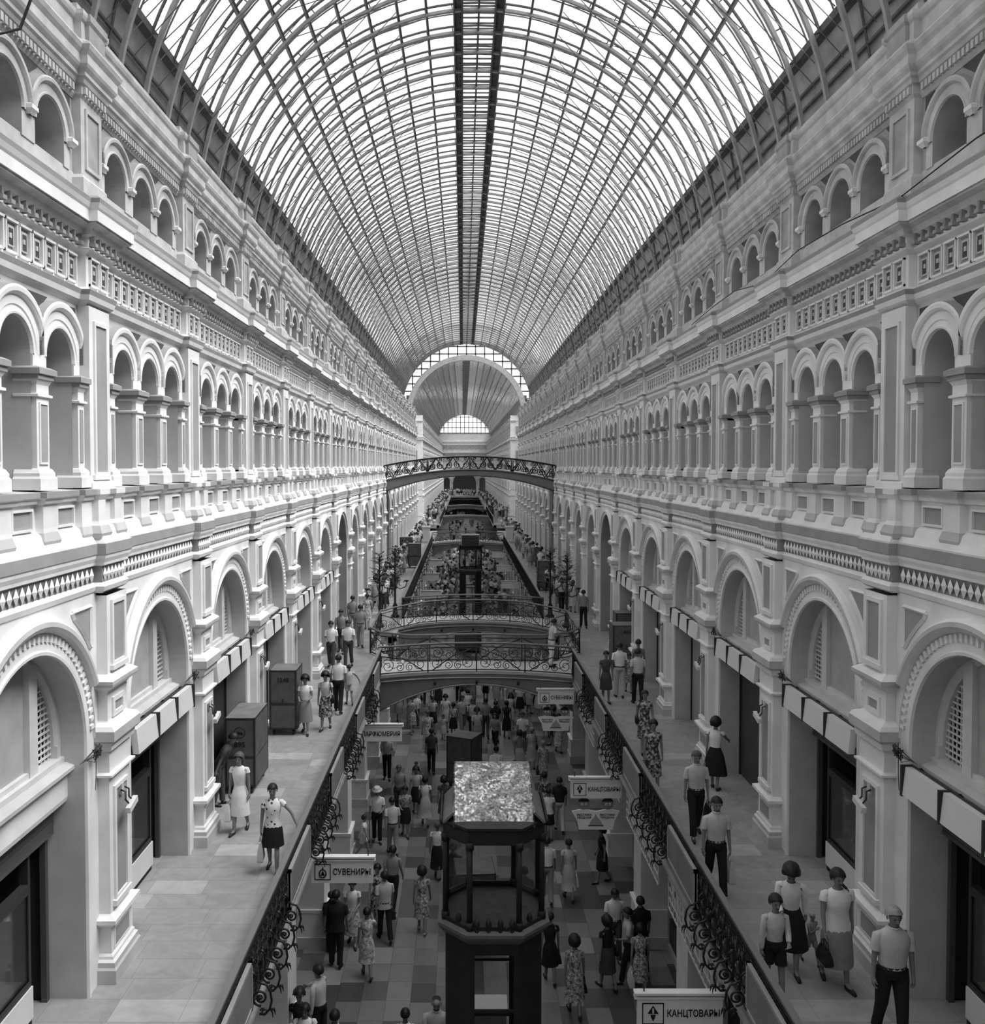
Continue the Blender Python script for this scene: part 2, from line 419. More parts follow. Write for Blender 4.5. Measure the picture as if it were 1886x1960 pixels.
def upper_bay():
    mb = MB()
    U = (-1.2, 0, 1.2); ro, zs = .41, 1.40
    arch_wall(mb, 5.92, -BH - .1, BH + .1, -.31, 2.28, [(u, ro, zs) for u in U], PM, n=18)
    prof = [(ro, 6.55), (ro, 5.86), (.425, 5.82), (.45, 5.815), (.465, 5.845), (.53, 5.845), (.54, 5.83), (.65, 5.83), (.66, 5.80), (.69, 5.775), (.74, 5.77), (.77, 5.785), (.785, 5.93)]
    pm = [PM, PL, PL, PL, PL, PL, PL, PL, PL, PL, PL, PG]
    for u in U:
        arch_sweep(mb, prof, u, zs, PL, ulim=.6, n=26, mats=pm)
        jamb(mb, prof[:2], u, -.31, zs, PM)
        mb.box(5.832, 5.95, u - .6, u - ro - .006, 1.24, zs, PL); mb.box(5.832, 5.95, u + ro + .006, u + .6, 1.24, zs, PL)
    for i, u in enumerate((-1.86, -.6, .6, 1.86)):          # recess shade between the arch heads, painted as dark triangles
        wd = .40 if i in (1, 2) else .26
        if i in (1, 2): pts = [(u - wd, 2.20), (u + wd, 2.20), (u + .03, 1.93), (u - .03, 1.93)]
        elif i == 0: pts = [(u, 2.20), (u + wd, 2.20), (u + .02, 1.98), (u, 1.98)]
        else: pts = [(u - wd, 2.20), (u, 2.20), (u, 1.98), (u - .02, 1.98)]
        mb.prism([(5.905, a, z) for a, z in pts], (.03, 0, 0), 'recess_shade')
    for u, hw in ((-.6, .17), (.6, .17), (-1.76, .10), (1.76, .10)):   # piers with capital and base
        block(mb, [(.07, -.30), (.07, -.16), (.05, -.13), (.05, -.09), (.02, -.04), (0, -.03), (0, .86), (.035, .87), (.035, .90), (.0, .91), (.0, 1.02), (.03, 1.08), (.05, 1.09), (.05, 1.14), (.08, 1.15), (.08, 1.22), (.02, 1.25), (-.04, 1.26)],
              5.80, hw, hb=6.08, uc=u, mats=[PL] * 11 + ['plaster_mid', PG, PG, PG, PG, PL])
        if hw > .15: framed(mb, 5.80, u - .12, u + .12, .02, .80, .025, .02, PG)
        else: mb.box(5.79, 5.80, u - .05, u + .05, .05, .78, PG)
    mb.box(6.55, 6.60, -BH - .4, BH + .4, -.31, 2.3, 'niche_paint')
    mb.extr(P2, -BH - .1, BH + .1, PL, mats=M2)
    n = 11; w = 2 * BH / n
    for i in range(n):                                      # fret squares
        u = -BH + w * (i + .5); fret(mb, 5.90, u, 2.745, w * .43)
    n = 19; w = 2 * BH / n
    for i in range(n):                                      # hooked drops
        u = -BH + w * (i + .5)
        mb.box(5.77, 5.85, u - .022, u + .022, 3.12, 3.22, PD); mb.box(5.745, 5.85, u - .048, u + .048, 3.07, 3.12, PG)
    # attic storey
    ra, za = .42, 4.43
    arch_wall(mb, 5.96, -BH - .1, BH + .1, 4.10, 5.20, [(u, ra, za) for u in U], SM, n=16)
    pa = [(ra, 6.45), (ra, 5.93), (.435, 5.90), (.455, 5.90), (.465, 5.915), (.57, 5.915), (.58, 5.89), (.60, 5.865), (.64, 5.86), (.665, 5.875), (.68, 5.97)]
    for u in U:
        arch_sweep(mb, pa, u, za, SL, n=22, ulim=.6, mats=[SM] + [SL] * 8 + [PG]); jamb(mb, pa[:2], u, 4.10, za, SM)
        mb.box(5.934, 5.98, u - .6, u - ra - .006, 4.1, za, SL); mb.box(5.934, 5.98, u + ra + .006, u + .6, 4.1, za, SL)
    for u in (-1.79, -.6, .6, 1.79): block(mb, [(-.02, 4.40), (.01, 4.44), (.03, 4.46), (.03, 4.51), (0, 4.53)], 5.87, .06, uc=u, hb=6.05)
    for u in (-.6, .6): mb.prism([(5.945, a, z) for a, z in ((u - .32, 5.13), (u + .32, 5.13), (u + .02, 4.93), (u - .02, 4.93))], (.03, 0, 0), 'recess_shade')  # shade of the attic recesses, painted as dark plates
    for u in (-1.86, 1.86): mb.prism([(5.945, a, z) for a, z in ((u, 5.12), (u * .87, 5.12), (u, 4.92))], (.03, 0, 0), 'recess_shade')
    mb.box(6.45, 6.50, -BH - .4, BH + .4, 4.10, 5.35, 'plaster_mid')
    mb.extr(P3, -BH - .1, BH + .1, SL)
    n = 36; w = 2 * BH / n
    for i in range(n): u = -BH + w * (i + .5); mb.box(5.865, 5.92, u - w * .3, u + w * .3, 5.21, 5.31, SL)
    return mb.build('upper_facade_bay')
def fret(mb, h, u, z, s):
    t = s * .16
    def bx(a, b, c, d, p, m=PL): mb.box(h - p, h + .01, u + a, u + b, z + c, z + d, m)
    zz = .20
    bx(-s, s, zz - .03, zz, .05); bx(-s, s, -zz, -zz + .03, .03); bx(-s, -s + t, -zz, zz, .04); bx(s - t, s, -zz, zz, .04)
    bx(-s + t, s - t, -zz + .03, zz - .03, .002, PG)
    bx(-s * .52, s * .52, -zz * .62, zz * .62, .022, PM)
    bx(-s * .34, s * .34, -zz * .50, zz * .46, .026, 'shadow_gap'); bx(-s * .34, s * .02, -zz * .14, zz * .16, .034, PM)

def pilaster():
    mb = MB()
    lo = [(.10, -7.4), (.10, -7.2), (.075, -7.17), (.07, -7.10), (.035, -7.07), (.03, -7.03), (.0, -7.0), (.0, -6.62), (.04, -6.60), (.06, -6.56), (.10, -6.54), (.10, -6.48), (.03, -6.45), (-.01, -6.43),
          (-.01, -4.47), (.02, -4.45), (.06, -4.43), (.06, -4.40), (.0, -4.38), (0, -4.08), (.05, -4.05), (.06, -3.96), (.10, -3.93), (.12, -3.90), (.12, -3.76), (.08, -3.70), (-.02, -3.66),
          (-.03, -3.64), (-.03, -3.24), (.0, -3.20), (.04, -3.17), (.09, -3.14), (.10, -3.10), (.10, -3.05), (.02, -2.99), (-.02, -2.97), (-.02, -1.84)]
    mm = [PM if z < -7.1 else PL for d, z in lo]
    mm[22] = PM; mm[23] = PM; mm[31] = PM; mm[32] = PM
    block(mb, lo, 5.53, .40, mats=mm)
    h = 5.54
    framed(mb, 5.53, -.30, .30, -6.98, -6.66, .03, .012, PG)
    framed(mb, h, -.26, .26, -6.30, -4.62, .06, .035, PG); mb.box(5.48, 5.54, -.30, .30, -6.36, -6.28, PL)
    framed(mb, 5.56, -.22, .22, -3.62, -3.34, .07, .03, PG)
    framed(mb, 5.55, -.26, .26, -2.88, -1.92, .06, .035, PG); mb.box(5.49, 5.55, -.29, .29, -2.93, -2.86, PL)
    s1 = shifted(P1[:-1], 5.60, .12)
    block(mb, s1, 5.60, .41, mats=P1m, cap=True)
    nd = 6; w = .8 / nd
    for i in range(nd):
        u = -.40 + w * (i + .5); b = mb.add([(5.59, u - w * .46, -1.535), (5.59, u, -1.64), (5.59, u + w * .46, -1.535), (5.59, u, -1.43), (5.55, u, -1.535)])
        for j in range(4): mb.face([b + j, b + (j + 1) % 4, b + 4], PL)
    for u in (-.30, .30): block(mb, [(.04, -1.06), (.10, -1.02), (.12, -.95), (.08, -.84), (.05, -.78), (.05, -.48), (.097, -.40), (.097, -.325), (0, -.32)], 5.68, .08, mats=[PM] * 3 + [PL] * 5, uc=u)
    block(mb, [(.05, -.33), (.05, -.24), (0, -.20), (0, 2.26)], 5.76, .37)
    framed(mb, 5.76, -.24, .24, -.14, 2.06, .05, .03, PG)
    mb.box(5.72, 5.77, -.30, .30, -.20, -.13, PL)
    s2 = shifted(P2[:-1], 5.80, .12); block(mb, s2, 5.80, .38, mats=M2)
    for u in (-.17, .17): fret(mb, 5.78, u, 2.745, .145)
    for i in range(5): u = -.39 + .195 * i; mb.box(5.65, 5.73, u - .022, u + .022, 3.12, 3.22, PD); mb.box(5.625, 5.73, u - .048, u + .048, 3.07, 3.12, PG)
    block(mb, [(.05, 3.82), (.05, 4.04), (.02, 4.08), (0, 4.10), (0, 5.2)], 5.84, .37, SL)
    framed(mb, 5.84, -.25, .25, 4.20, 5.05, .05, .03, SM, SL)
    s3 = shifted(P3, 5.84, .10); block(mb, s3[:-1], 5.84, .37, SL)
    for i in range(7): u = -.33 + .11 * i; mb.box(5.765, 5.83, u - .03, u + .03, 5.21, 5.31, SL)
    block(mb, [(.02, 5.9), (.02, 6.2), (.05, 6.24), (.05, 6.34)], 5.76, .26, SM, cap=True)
    return mb.build('pilaster')

def ground_bay():
    """under the gallery: pier, shop glass between piers"""
    mb = MB()
    u0 = BAY / 2
    for sg in (-1, 1):
        a, b = (-u0, -u0 + .46) if sg < 0 else (u0 - .46, u0)
        mb.box(3.90, 4.75, a, b, -11.9, -8.1, PL)
        mb.box(3.80, 4.8, a, b + (.06 if sg < 0 else 0), -11.9, -11.6, PM) if sg < 0 else mb.box(3.80, 4.8, a - .06, b, -11.9, -11.6, PM)
        (mb.box(3.84, 4.78, a, b + .03, -11.6, -11.0, PL) if sg < 0 else mb.box(3.84, 4.78, a - .03, b, -11.6, -11.0, PL))
        mb.box(3.80, 4.8, a - (.04 if sg > 0 else 0), b + (.04 if sg < 0 else 0), -11.0, -10.92, PL)
        mb.box(3.84, 4.78, a - (.03 if sg > 0 else 0), b + (.03 if sg < 0 else 0), -8.5, -8.3, PL)
    mb.box(3.78, 4.8, -u0, u0, -8.1, -7.88, PM)
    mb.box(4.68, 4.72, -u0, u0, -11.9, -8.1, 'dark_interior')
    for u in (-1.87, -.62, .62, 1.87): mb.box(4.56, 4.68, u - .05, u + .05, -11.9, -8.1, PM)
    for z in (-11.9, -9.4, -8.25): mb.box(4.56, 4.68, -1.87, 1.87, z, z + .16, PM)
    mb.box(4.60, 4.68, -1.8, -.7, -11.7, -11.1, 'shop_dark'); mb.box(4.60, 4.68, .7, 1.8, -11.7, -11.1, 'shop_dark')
    return mb.build('ground_arcade_bay')

lb, pb, ub, pi_, gb = lower_bay(), portal_bay(), upper_bay(), pilaster(), ground_bay()
MESH = [o.data for o in (lb, pb, ub, pi_, gb)]
for o in (lb, pb, ub, pi_, gb): bpy.data.objects.remove(o)
K0, K1 = -3, 19                     # bays of the near hall
Y1 = P0 + BAY * K1 + .6             # its far end, where the crossing starts
Y2 = 117.2                          # the second hall starts here
A2 = Y2 + .55 + BAY / 2
N2 = 27
YEND = Y2 + .55 + N2 * BAY + .3
def wall(side, sx):
    mb = MB()                       # plain core behind the dressed face
    x = lambda h: h
    def core(ya, yb):
        mb.box(7.55, 7.8, ya, yb, -11.9, 8.6, 'plaster_dark'); mb.box(6.6, 7.55, ya, yb, 6.45, 6.6, 'plaster_mid')
        mb.box(6.62, 7.55, ya, yb, -.45, -.40, 'plaster_mid'); mb.box(6.55, 7.55, ya, yb, 2.4, 2.5, 'plaster_dark')
    core(A0 + BAY * K0 - 2.4, Y1); core(Y2, YEND)
    mb.box(5.78, 7.8, Y1 - .1, Y1, -11.9, 6.7, PM)
    # end face of the second hall, looking back over the crossing
    for prof, brk in ((P1, 0), (P2, .15), (P3, .2)):
        n = len(prof) - 1
        b = mb.add([(5.60, Y2 + (h - 5.7), z) for h, z in prof[:-1]]); mb.add([(9.2, Y2 + (h - 5.7), z) for h, z in prof[:-1]])
        for i in range(n - 1): mb.face([b + i, b + i + 1, b + n + i + 1, b + n + i], PL)
    mb.box(5.62, 9.2, Y2 + .05, Y2 + .5, -11.9, 6.4, PL)
    for z0, z1 in ((-6.9, -4.3), (-3.4, -1.95), (-.1, 2.0), (4.2, 5.1)):
        for xx in (6.3, 7.5): mb.box(xx, xx + .7, Y2 + .0, Y2 + .06, z0, z1, PG)
    mb.box(9.6, 9.9, Y1 - .1, Y2 + .4, -11.9, 6.45, PM)        # side of the crossing
    root = mb.build('wall_' + side, None, (0, 0, H)); root.scale = (sx, 1, 1)
    structure(root, 'plastered arcade wall with three storeys of arches on the %s of the hall' % side)
    for k in range(K0, K1 + 1):
        y = A0 + BAY * k
        link('passage_portal' if k in (6, 11) else 'facade_bay', MESH[1 if k in (6, 11) else 0], root, (0, y, 0))
        link('upper_facade_bay', MESH[2], root, (0, y, 0))
        link('ground_arcade_bay', MESH[4], root, (0, y, 0))
    for k in range(K0 - 1, K1 + 1): link('pilaster', MESH[3], root, (0, P0 + BAY * k, 0))
    for k, us in (((0, (-1.2, 0, 1.2)), (1, (1.2,)), (2, (1.2,)), (4, (0,))) if sx < 0 else ((0, (-1.2, 0, 1.2)), (2, (0,)))):
        for u in us:
            w = MB(); y = A0 + BAY * k + u
            half_disc_y(w, 6.50, 6.54, y, .40, 1.0, 1.40, 'shop_dark')
            w.box(6.46, 6.54, y - .03, y + .03, .95, 1.80, 'window_wood'); w.box(6.44, 6.54, y - .46, y + .46, .90, .99, 'window_wood')
            for q in (-.40, .40): w.box(6.46, 6.54, y + q - .035, y + q + .035, -.3, 1.45, 'window_wood')
            if k == 0: w.box(6.48, 6.54, y + .02, y + .38, -.28, .9, 'plaster_dark')
            w.build('niche_window', root)
    return root
def half_disc_y(mb, h0, h1, y, r, z0, zs, m, n=12):
    mb.prism([(h0, y - r, z0)] + [(h0, y - r * math.cos(PI * i / n), zs + r * math.sin(PI * i / n)) for i in range(n + 1)] + [(h0, y + r, z0)], (h1 - h0, 0, 0), m)
def far_wall(side, sx):
    root = empty('trim_%d' % (1 if sx < 0 else 2), (0, 0, H)); root.scale = (sx, 1, 1)
    structure(root, 'distant arcade wall of the second hall on the %s' % side)
    for k in range(N2):
        y = A2 + BAY * k
        link('facade_bay', MESH[0], root, (0, y, 0)); link('upper_facade_bay', MESH[2], root, (0, y, 0)); link('pilaster', MESH[3], root, (0, y - BAY / 2, 0))
    return root
for side, sx in (('left', -1), ('right', 1)): wall(side, sx); far_wall(side, sx)

# end walls
def end_wall():
    mb = MB(); y = YEND
    holes = [(-4.75, .8, -3.9), (0, 3.1, -4.7), (4.75, .8, -3.9)]
    def q(a, b, z0, z1, m=PL): mb.poly([(a, y, z0), (b, y, z0), (b, y, z1), (a, y, z1)], m)
    cur = -7.8; z0, z1 = -7.4, 8.8
    for uc, r, zs in holes:
        q(cur, uc - r, z0, z1); n = 20
        for i in range(n):
            ua = uc - r * math.cos(PI * i / n); ub = uc - r * math.cos(PI * (i + 1) / n)
            mb.poly([(ua, y, zs + r * math.sin(PI * i / n)), (ub, y, zs + r * math.sin(PI * (i + 1) / n)), (ub, y, z1), (ua, y, z1)], PL)
        pts = [(uc + (r + .25) * math.cos(PI * i / 20), y - .1, zs + (r + .25) * math.sin(PI * i / 20)) for i in range(21)]
        mb.tube(pts, .12, PM, 5)
        cur = uc + r
    q(cur, 7.8, z0, z1); q(-7.8, 7.8, -11.9, -7.4, PM)
    mb.box(-7.8, 7.8, y + 1.2, y + 1.3, -7.4, 1, 'shop_dark')
    for z, t, d in ((-1.0, .25, .35), (-.5, .2, .3), (2.4, .25, .35), (3.5, .3, .5), (5.6, .3, .5), (6.4, .2, .3)): mb.box(-7, 7, y - d, y, z, z + t, PL)
    for i in range(9):
        u = -5.2 + 1.3 * i
        for z in (1.2, 4.4): mb.tube([(u + .5 * math.cos(PI * k / 10), y - .1, z + .5 * math.sin(PI * k / 10)) for k in range(11)], .09, PM, 5)
    for i in range(24): mb.box(-5.6 + .47 * i, -5.35 + .47 * i, y - .1, y, 2.75, 3.2, PM)
    structure(mb.build('wall_back', None, (0, 0, H)), 'distant end wall with a wide dark arch between two small ones')
    mb = MB(); yb = A0 + BAY * K0 - 2.4
    mb.box(-7.8, 7.8, yb - .3, yb, -11.9, 6.7, PM)  # unseen wall, added so no light enters from behind the viewer
    structure(mb.build('wall_front', None, (0, 0, H)), 'plain wall added unseen behind the viewer to shut out stray light')
end_wall()
# ------------------------------------------------------------------ glazed vault
RR, ZC = 7.40, 6.40                 # radius and centre height of the vault
TH = math.radians(69.5)             # where the glass stops
def arc_pt(r, th, y=0): return (r * math.sin(th), y, ZC + r * math.cos(th))
def rib_mesh():
    mb = MB(); n = 40; t1 = math.radians(81)
    def bar(r, w, d, m, a, y=0):
        rings = []
        for i in range(n + 1):
            th = -a + 2 * a * i / n
            rings.append([arc_pt(r - d, th, y - w), arc_pt(r - d, th, y + w), arc_pt(r + d, th, y + w), arc_pt(r + d, th, y - w)])
        mb.loft(rings, m, True, True, True, False)
    bar(7.20, .05, .042, 'steel_light', t1)                  # main rib
    bar(7.40, .028, .022, 'steel_dark', TH)
    for k in (.12, .72): bar(7.45, .014, .014, 'steel_dark', TH, k)
    for i in range(23):                                     # short struts between rib and glazing
        th = -TH + 2 * TH * i / 22
        mb.tube([arc_pt(7.2, th), arc_pt(7.4, th)], .016, 'steel_dark', 4)
    for sg in (-1, 1):                                      # thin tie rods
        mb.tube([arc_pt(7.0, sg * math.radians(78)), arc_pt(7.0, sg * math.radians(20), .3)], .012, 'steel_dark', 3)
        mb.tube([arc_pt(7.1, sg * math.radians(70)), arc_pt(7.1, sg * math.radians(44), 1.4)], .012, 'steel_dark', 3)
        mb.tube([arc_pt(7.1, sg * math.radians(44)), arc_pt(7.1, sg * math.radians(14), 1.4)], .012, 'steel_dark', 3)
        mb.tube([arc_pt(7.1, sg * math.radians(50), 1.4), arc_pt(7.1, sg * math.radians(74))], .012, 'steel_dark', 3)
    o = mb.build('rib'); me = o.data; bpy.data.objects.remove(o); return me
RIB = rib_mesh(); RS = 1.404; RY0 = 27.66
def vault(name, ya, yb, label, nmax=None):
    mb = MB(); n = 36                                       # the panes
    rows = [[arc_pt(7.47, -TH + 2 * TH * i / n, y) for i in range(n + 1)] for y in (ya, yb)]
    mb.loft(rows, 'glass_roof', False, False, False, False)
    root = mb.build(name, None, (0, 0, H)); structure(root, label)
    k = math.ceil((ya - RY0) / RS); cnt = 0
    while RY0 + k * RS < yb - .2: link('rib', RIB, root, (0, RY0 + k * RS, 0)); k += 1
    for i in range(-7, 8):                                  # purlins along the hall
        if i == 0: continue
        th = math.radians(12.4 + 6.8 * (abs(i) - 1)) * (1 if i > 0 else -1)
        p = MB(); a = Vector(arc_pt(7.30, th)); nrm = Vector((math.sin(th), 0, math.cos(th))); tg = Vector((math.cos(th), 0, -math.sin(th)))
        pr = [a + nrm * sx_ * .075 + tg * sy_ * .03 for sx_, sy_ in ((-1, -1), (1, -1), (1, 1), (-1, 1))]
        p.prism([(q.x, ya, q.z) for q in pr], (0, yb - ya, 0), 'steel_dark'); p.build('purlin', root)
    for sg in (-1, 1):
        p = MB(); p.box(sg * .62 - .15, sg * .62 + .15, ya, yb, 13.62, 13.68, 'steel_dark'); p.box(sg * .62 - .15, sg * .62 - .10, ya, yb, 13.5, 13.66, 'steel_dark'); p.box(sg * .62 + .10, sg * .62 + .15, ya, yb, 13.5, 13.66, 'steel_dark'); p.build('ridge_strip', root)
    p = MB(); p.box(-.03, .03, ya, yb, 13.62, 13.7, 'steel_dark')
    y = ya
    while y < yb: p.box(-.6, .6, y, y + .035, 13.6, 13.64, 'steel_dark'); y += .35
    p.build('ridge_grating', root)
    for sg in (-1, 1):                                      # closed band at the foot of the glass
        p = MB(); t2 = math.radians(88); m = 8
        rows = [[arc_pt(7.55, sg * (TH + (t2 - TH) * i / m), y) for i in range(m + 1)] for y in (ya, yb)]
        p.loft(rows, 'plaster_upper_mid', False, False, False, False)
        rows = [[arc_pt(7.63, sg * (TH + (t2 - TH) * i / m), y) for i in range(m + 1)] for y in (ya, yb)]
        p.loft(rows, 'plaster_upper_mid', False, False, False, False)
        for th, w in ((TH, .09), (TH + .09, .03), (TH + .13, .03), (TH + .2, .04)):
            a = arc_pt(7.48, sg * th); p.box(a[0] - w, a[0] + w, ya, yb, a[2] - w, a[2] + w, 'steel_dark')
        y = ya
        while y < yb:
            a, b = arc_pt(7.53, sg * (TH + .02)), arc_pt(7.53, sg * (TH + .3)); p.tube([(a[0], y, a[2]), (b[0], y, b[2])], .03, 'steel_dark', 4); y += RS * 1.5
        p.build('eave_panel', root)
    return root
YB0 = A0 + BAY * K0 - 2.4
vault('ceiling', YB0, Y1, 'glazed barrel vault of iron ribs over the near hall')
def far_vault():
    mb = MB(); ya, yb = Y2, YEND; n = 36
    rows = [[arc_pt(7.47, -TH + 2 * TH * i / n, y) for i in range(n + 1)] for y in (ya, yb)]
    mb.loft(rows, 'glass_roof', False, False, False, False)
    root = mb.build('trim_3', None, (0, 0, H)); structure(root, 'glazed vault of the second hall seen through the crossing')
    k = 0; y = ya + .2
    while y < yb and k < 92: link('rib', RIB, root, (0, y, 0)); y += RS; k += 1
    for i in range(-7, 8):
        th = math.radians(12.4 + 6.8 * (abs(i) - 1)) * (1 if i > 0 else -1) if i else 0
        p = MB(); a = arc_pt(7.3, th); w = .5 if i == 0 else .06
        p.box(a[0] - w, a[0] + w, ya, yb, a[2] - .06, a[2] + .06, 'steel_dark'); p.build('purlin', root)
    for sg in (-1, 1):
        p = MB(); a = arc_pt(7.55, sg * TH); p.box(min(a[0], sg * 7.7), max(a[0], sg * 7.7), ya, yb, 6.4, a[2], 'panel_grey'); p.build('eave_panel', root)
    # front arch and glazed gable round it
    p = MB(); n = 40
    for r, w, d in ((7.35, .28, .35), (7.62, .12, .3)):
        rings = []
        for i in range(n + 1):
            th = -PI / 2 + PI * i / n
            rings.append([arc_pt(r - w, th, ya - d), arc_pt(r - w, th, ya + d), arc_pt(r + w, th, ya + d), arc_pt(r + w, th, ya - d)])
        p.loft(rings, 'steel_light', True, True, True, False)
    p.build('front_arch', root)
    g = MB(); R1 = 7.55; R2 = 9.6
    for i in range(-8, 9):
        x = i * 1.15; zi = math.sqrt(max(R1 * R1 - x * x, 0)) if abs(x) < R1 else 0; zo = math.sqrt(R2 * R2 - x * x) if abs(x) < R2 else 0
        if zo > zi: g.box(x - .08, x + .08, ya - .06, ya + .06, ZC + zi, ZC + zo, 'steel_dark')
    for j in range(0, 12):
        z = j * .95 + .3; xo = math.sqrt(max(R2 * R2 - z * z, 0)); xi = math.sqrt(max(R1 * R1 - z * z, 0))
        if xo <= 0: continue
        for a, b in (((-xo, -xi), (xi, xo)) if xi > 0 else ((-xo, xo),)): g.box(a, b, ya - .06, ya + .06, ZC + z - .08, ZC + z + .08, 'steel_dark')
    rows = [[arc_pt(r, -PI / 2 + PI * i / 40, ya) for i in range(41)] for r in (R1, R2)]
    g.loft(rows, 'glass_roof', False, False, False, False)
    g.build('gable_glazing', root)
    p = MB(); rows = [[arc_pt(9.6, -PI / 2 + PI * i / 36, y) for i in range(37)] for y in (Y1 - .1, Y2)]
    p.loft(rows, 'glass_roof', False, False, False, False)
    for k in range(5):
        y = Y1 + 1 + k * 3; p.tube([arc_pt(9.5, -PI / 2 + PI * i / 30, y) for i in range(31)], .05, 'steel_light', 4)
    p.build('crossing_vault', root)
    # edge arch of the near vault
    p = MB(); rings = []
    for i in range(41):
        th = -math.radians(86) + 2 * math.radians(86) * i / 40
        rings.append([arc_pt(7.2, th, Y1 - .15), arc_pt(7.2, th, Y1 + .1), arc_pt(7.6, th, Y1 + .1), arc_pt(7.6, th, Y1 - .15)])
    p.loft(rings, 'steel_dark', True, True, True, False); p.build('edge_arch', root)
    # lunette over the end wall
    g = MB()
    for i in range(-6, 7):
        x = i * 1.1; g.box(x - .09, x + .09, yb - .1, yb, 8.7, ZC + math.sqrt(max(7.4 ** 2 - x * x, 0)), 'steel_dark')
    for z in (8.8, 10.2, 11.6, 13.0): xx = math.sqrt(7.4 ** 2 - (z - ZC) ** 2); g.box(-xx, xx, yb - .1, yb, z - .09, z + .09, 'steel_dark')
    g.build('lunette_glazing', root)
far_vault()

# ------------------------------------------------------------------ floors
def floors():
    mb = MB(); mb.box(-9.5, 9.5, YB0, YEND + 1.5, -.25, 0, 'tile_ground')
    structure(mb.build('floor'), 'dark patterned tile floor of the ground level')
    E = 3.45
    for side, sx in (('left', -1), ('right', 1)):
        mb = MB()
        def slab(ya, yb, e):
            mb.box(e, 7.55, ya, yb, -7.52, -7.4, 'marble_gallery')
            mb.box(e + .35, 7.55, ya, yb, -7.9, -7.52, 'slab_edge')
        spans = [(YB0, 36.0, E), (36.0, 40.2, 4.15), (40.2, 88.5, E), (88.5, 93.0, 4.15), (93.0, Y1 + 1.5, E), (Y2 - 1.5, 150, E), (150, 156, 4.15), (156, YEND, E)]
        for s_ in spans: slab(*s_)
        slab(Y1 + 1.5, Y2 - 1.5, 5.6); mb.box(0, 3.45, 222, YEND, -7.8, -7.4, 'marble_gallery')
        root = mb.build('gallery_floor', None, (0, 0, H)); root.scale = (sx, 1, 1)
        structure(root, 'pale stone floor of the %s gallery' % side)
        prof = [(E + .36, -7.9), (E + .12, -7.88), (E + .10, -7.80), (E + .03, -7.78)]
        for i in range(7): a = -PI / 2 + PI * i / 6; prof.append((E + .02 - .09 * math.cos(a), -7.68 + .09 * math.sin(a)))
        prof += [(E - .01, -7.57), (E - .04, -7.53), (E - .04, -7.40), (E + .2, -7.395)]
        for ya, yb, e in spans:
            p = MB(); p.extr([(h + e - E, z) for h, z in prof], ya, yb, 'slab_edge'); p.build('edge_moulding', root)
floors()

# ------------------------------------------------------------------ railings
ZR, ZF = -6.40, -7.40
def scroll_set(mb, c, ax, up, r, t=.012):
    """a pair of facing spirals with a leaf bar, in the plane (ax, up)"""
    c = Vector(c); ax = Vector(ax); up = Vector(up)
    mb.tube(spiral(c + up * (r * .95), r * .2, r * .95, 1.6, ax, up, 0, 22), t, 'iron_black', 4)
    mb.tube(spiral(c - up * (r * .95), r * .2, r * .95, 1.6, ax, -up, 0, 22), t, 'iron_black', 4)
def lace_mesh(L):
    """dense scrolled ironwork of one rail length L along y, at x=0"""
    mb = MB()
    n = max(2, int(L / .30)); w = L / n
    for i in range(n):
        y = w * (i + .5)
        for sg in (-1, 1):
            mb.tube(spiral((0, y, -6.9 + sg * .24), .03, .145, 1.75 * sg, (0, 1, 0), (0, 0, 1), PI / 2 * sg, 16), .017, 'iron_black', 4)
            mb.tube(spiral((.03, y + w * .5, -6.9 + sg * .10), .02, .10, -1.5 * sg, (0, 1, 0), (0, 0, 1), 0, 12), .017, 'iron_black', 4)
        mb.tube([(0, y - w / 2, -7.34), (0, y - w / 2, -6.42)], .014, 'iron_black', 4)
        mb.tube([(.02, y - w / 2, -7.3), (.02, y, -6.9), (.02, y + w / 2, -6.5)], .012, 'iron_black', 4)
        mb.tube([(-.02, y + w / 2, -7.3), (-.02, y, -6.9), (-.02, y - w / 2, -6.5)], .012, 'iron_black', 4)
        mb.ball((0, y, -6.9), .03, .07, .07, 'iron_black', 6, 4)
    o = mb.build('lace'); me = o.data; bpy.data.objects.remove(o); return me
LACE = lace_mesh(BAY)
def straight_rail(side, sx, ya, yb, label):
    root = empty('balcony_railing', (sx * 3.38, 0, H)); tag(root, label, 'railing', 'gallery railings')
    m = MB(); m.box(-.045, .045, ya, yb, ZR - .035, ZR, 'iron_rail'); m.box(-.05, .05, ya, yb, ZR - .075, ZR - .05, 'iron_black'); m.build('handrail', root)
    m = MB(); m.box(-.03, .03, ya, yb, -7.38, -7.34, 'iron_black'); m.box(-.025, .025, ya, yb, -6.58, -6.55, 'iron_black'); m.build('bottom_rail', root)
    y = ya; k = 0
    while y < yb - .1:
        ln = min(BAY, yb - y); o = link('ironwork_panel', LACE, root, (0, y, 0))
        if ln < BAY: o.scale = (1, ln / BAY, 1)
        y += BAY
    return root
SCROLL = None
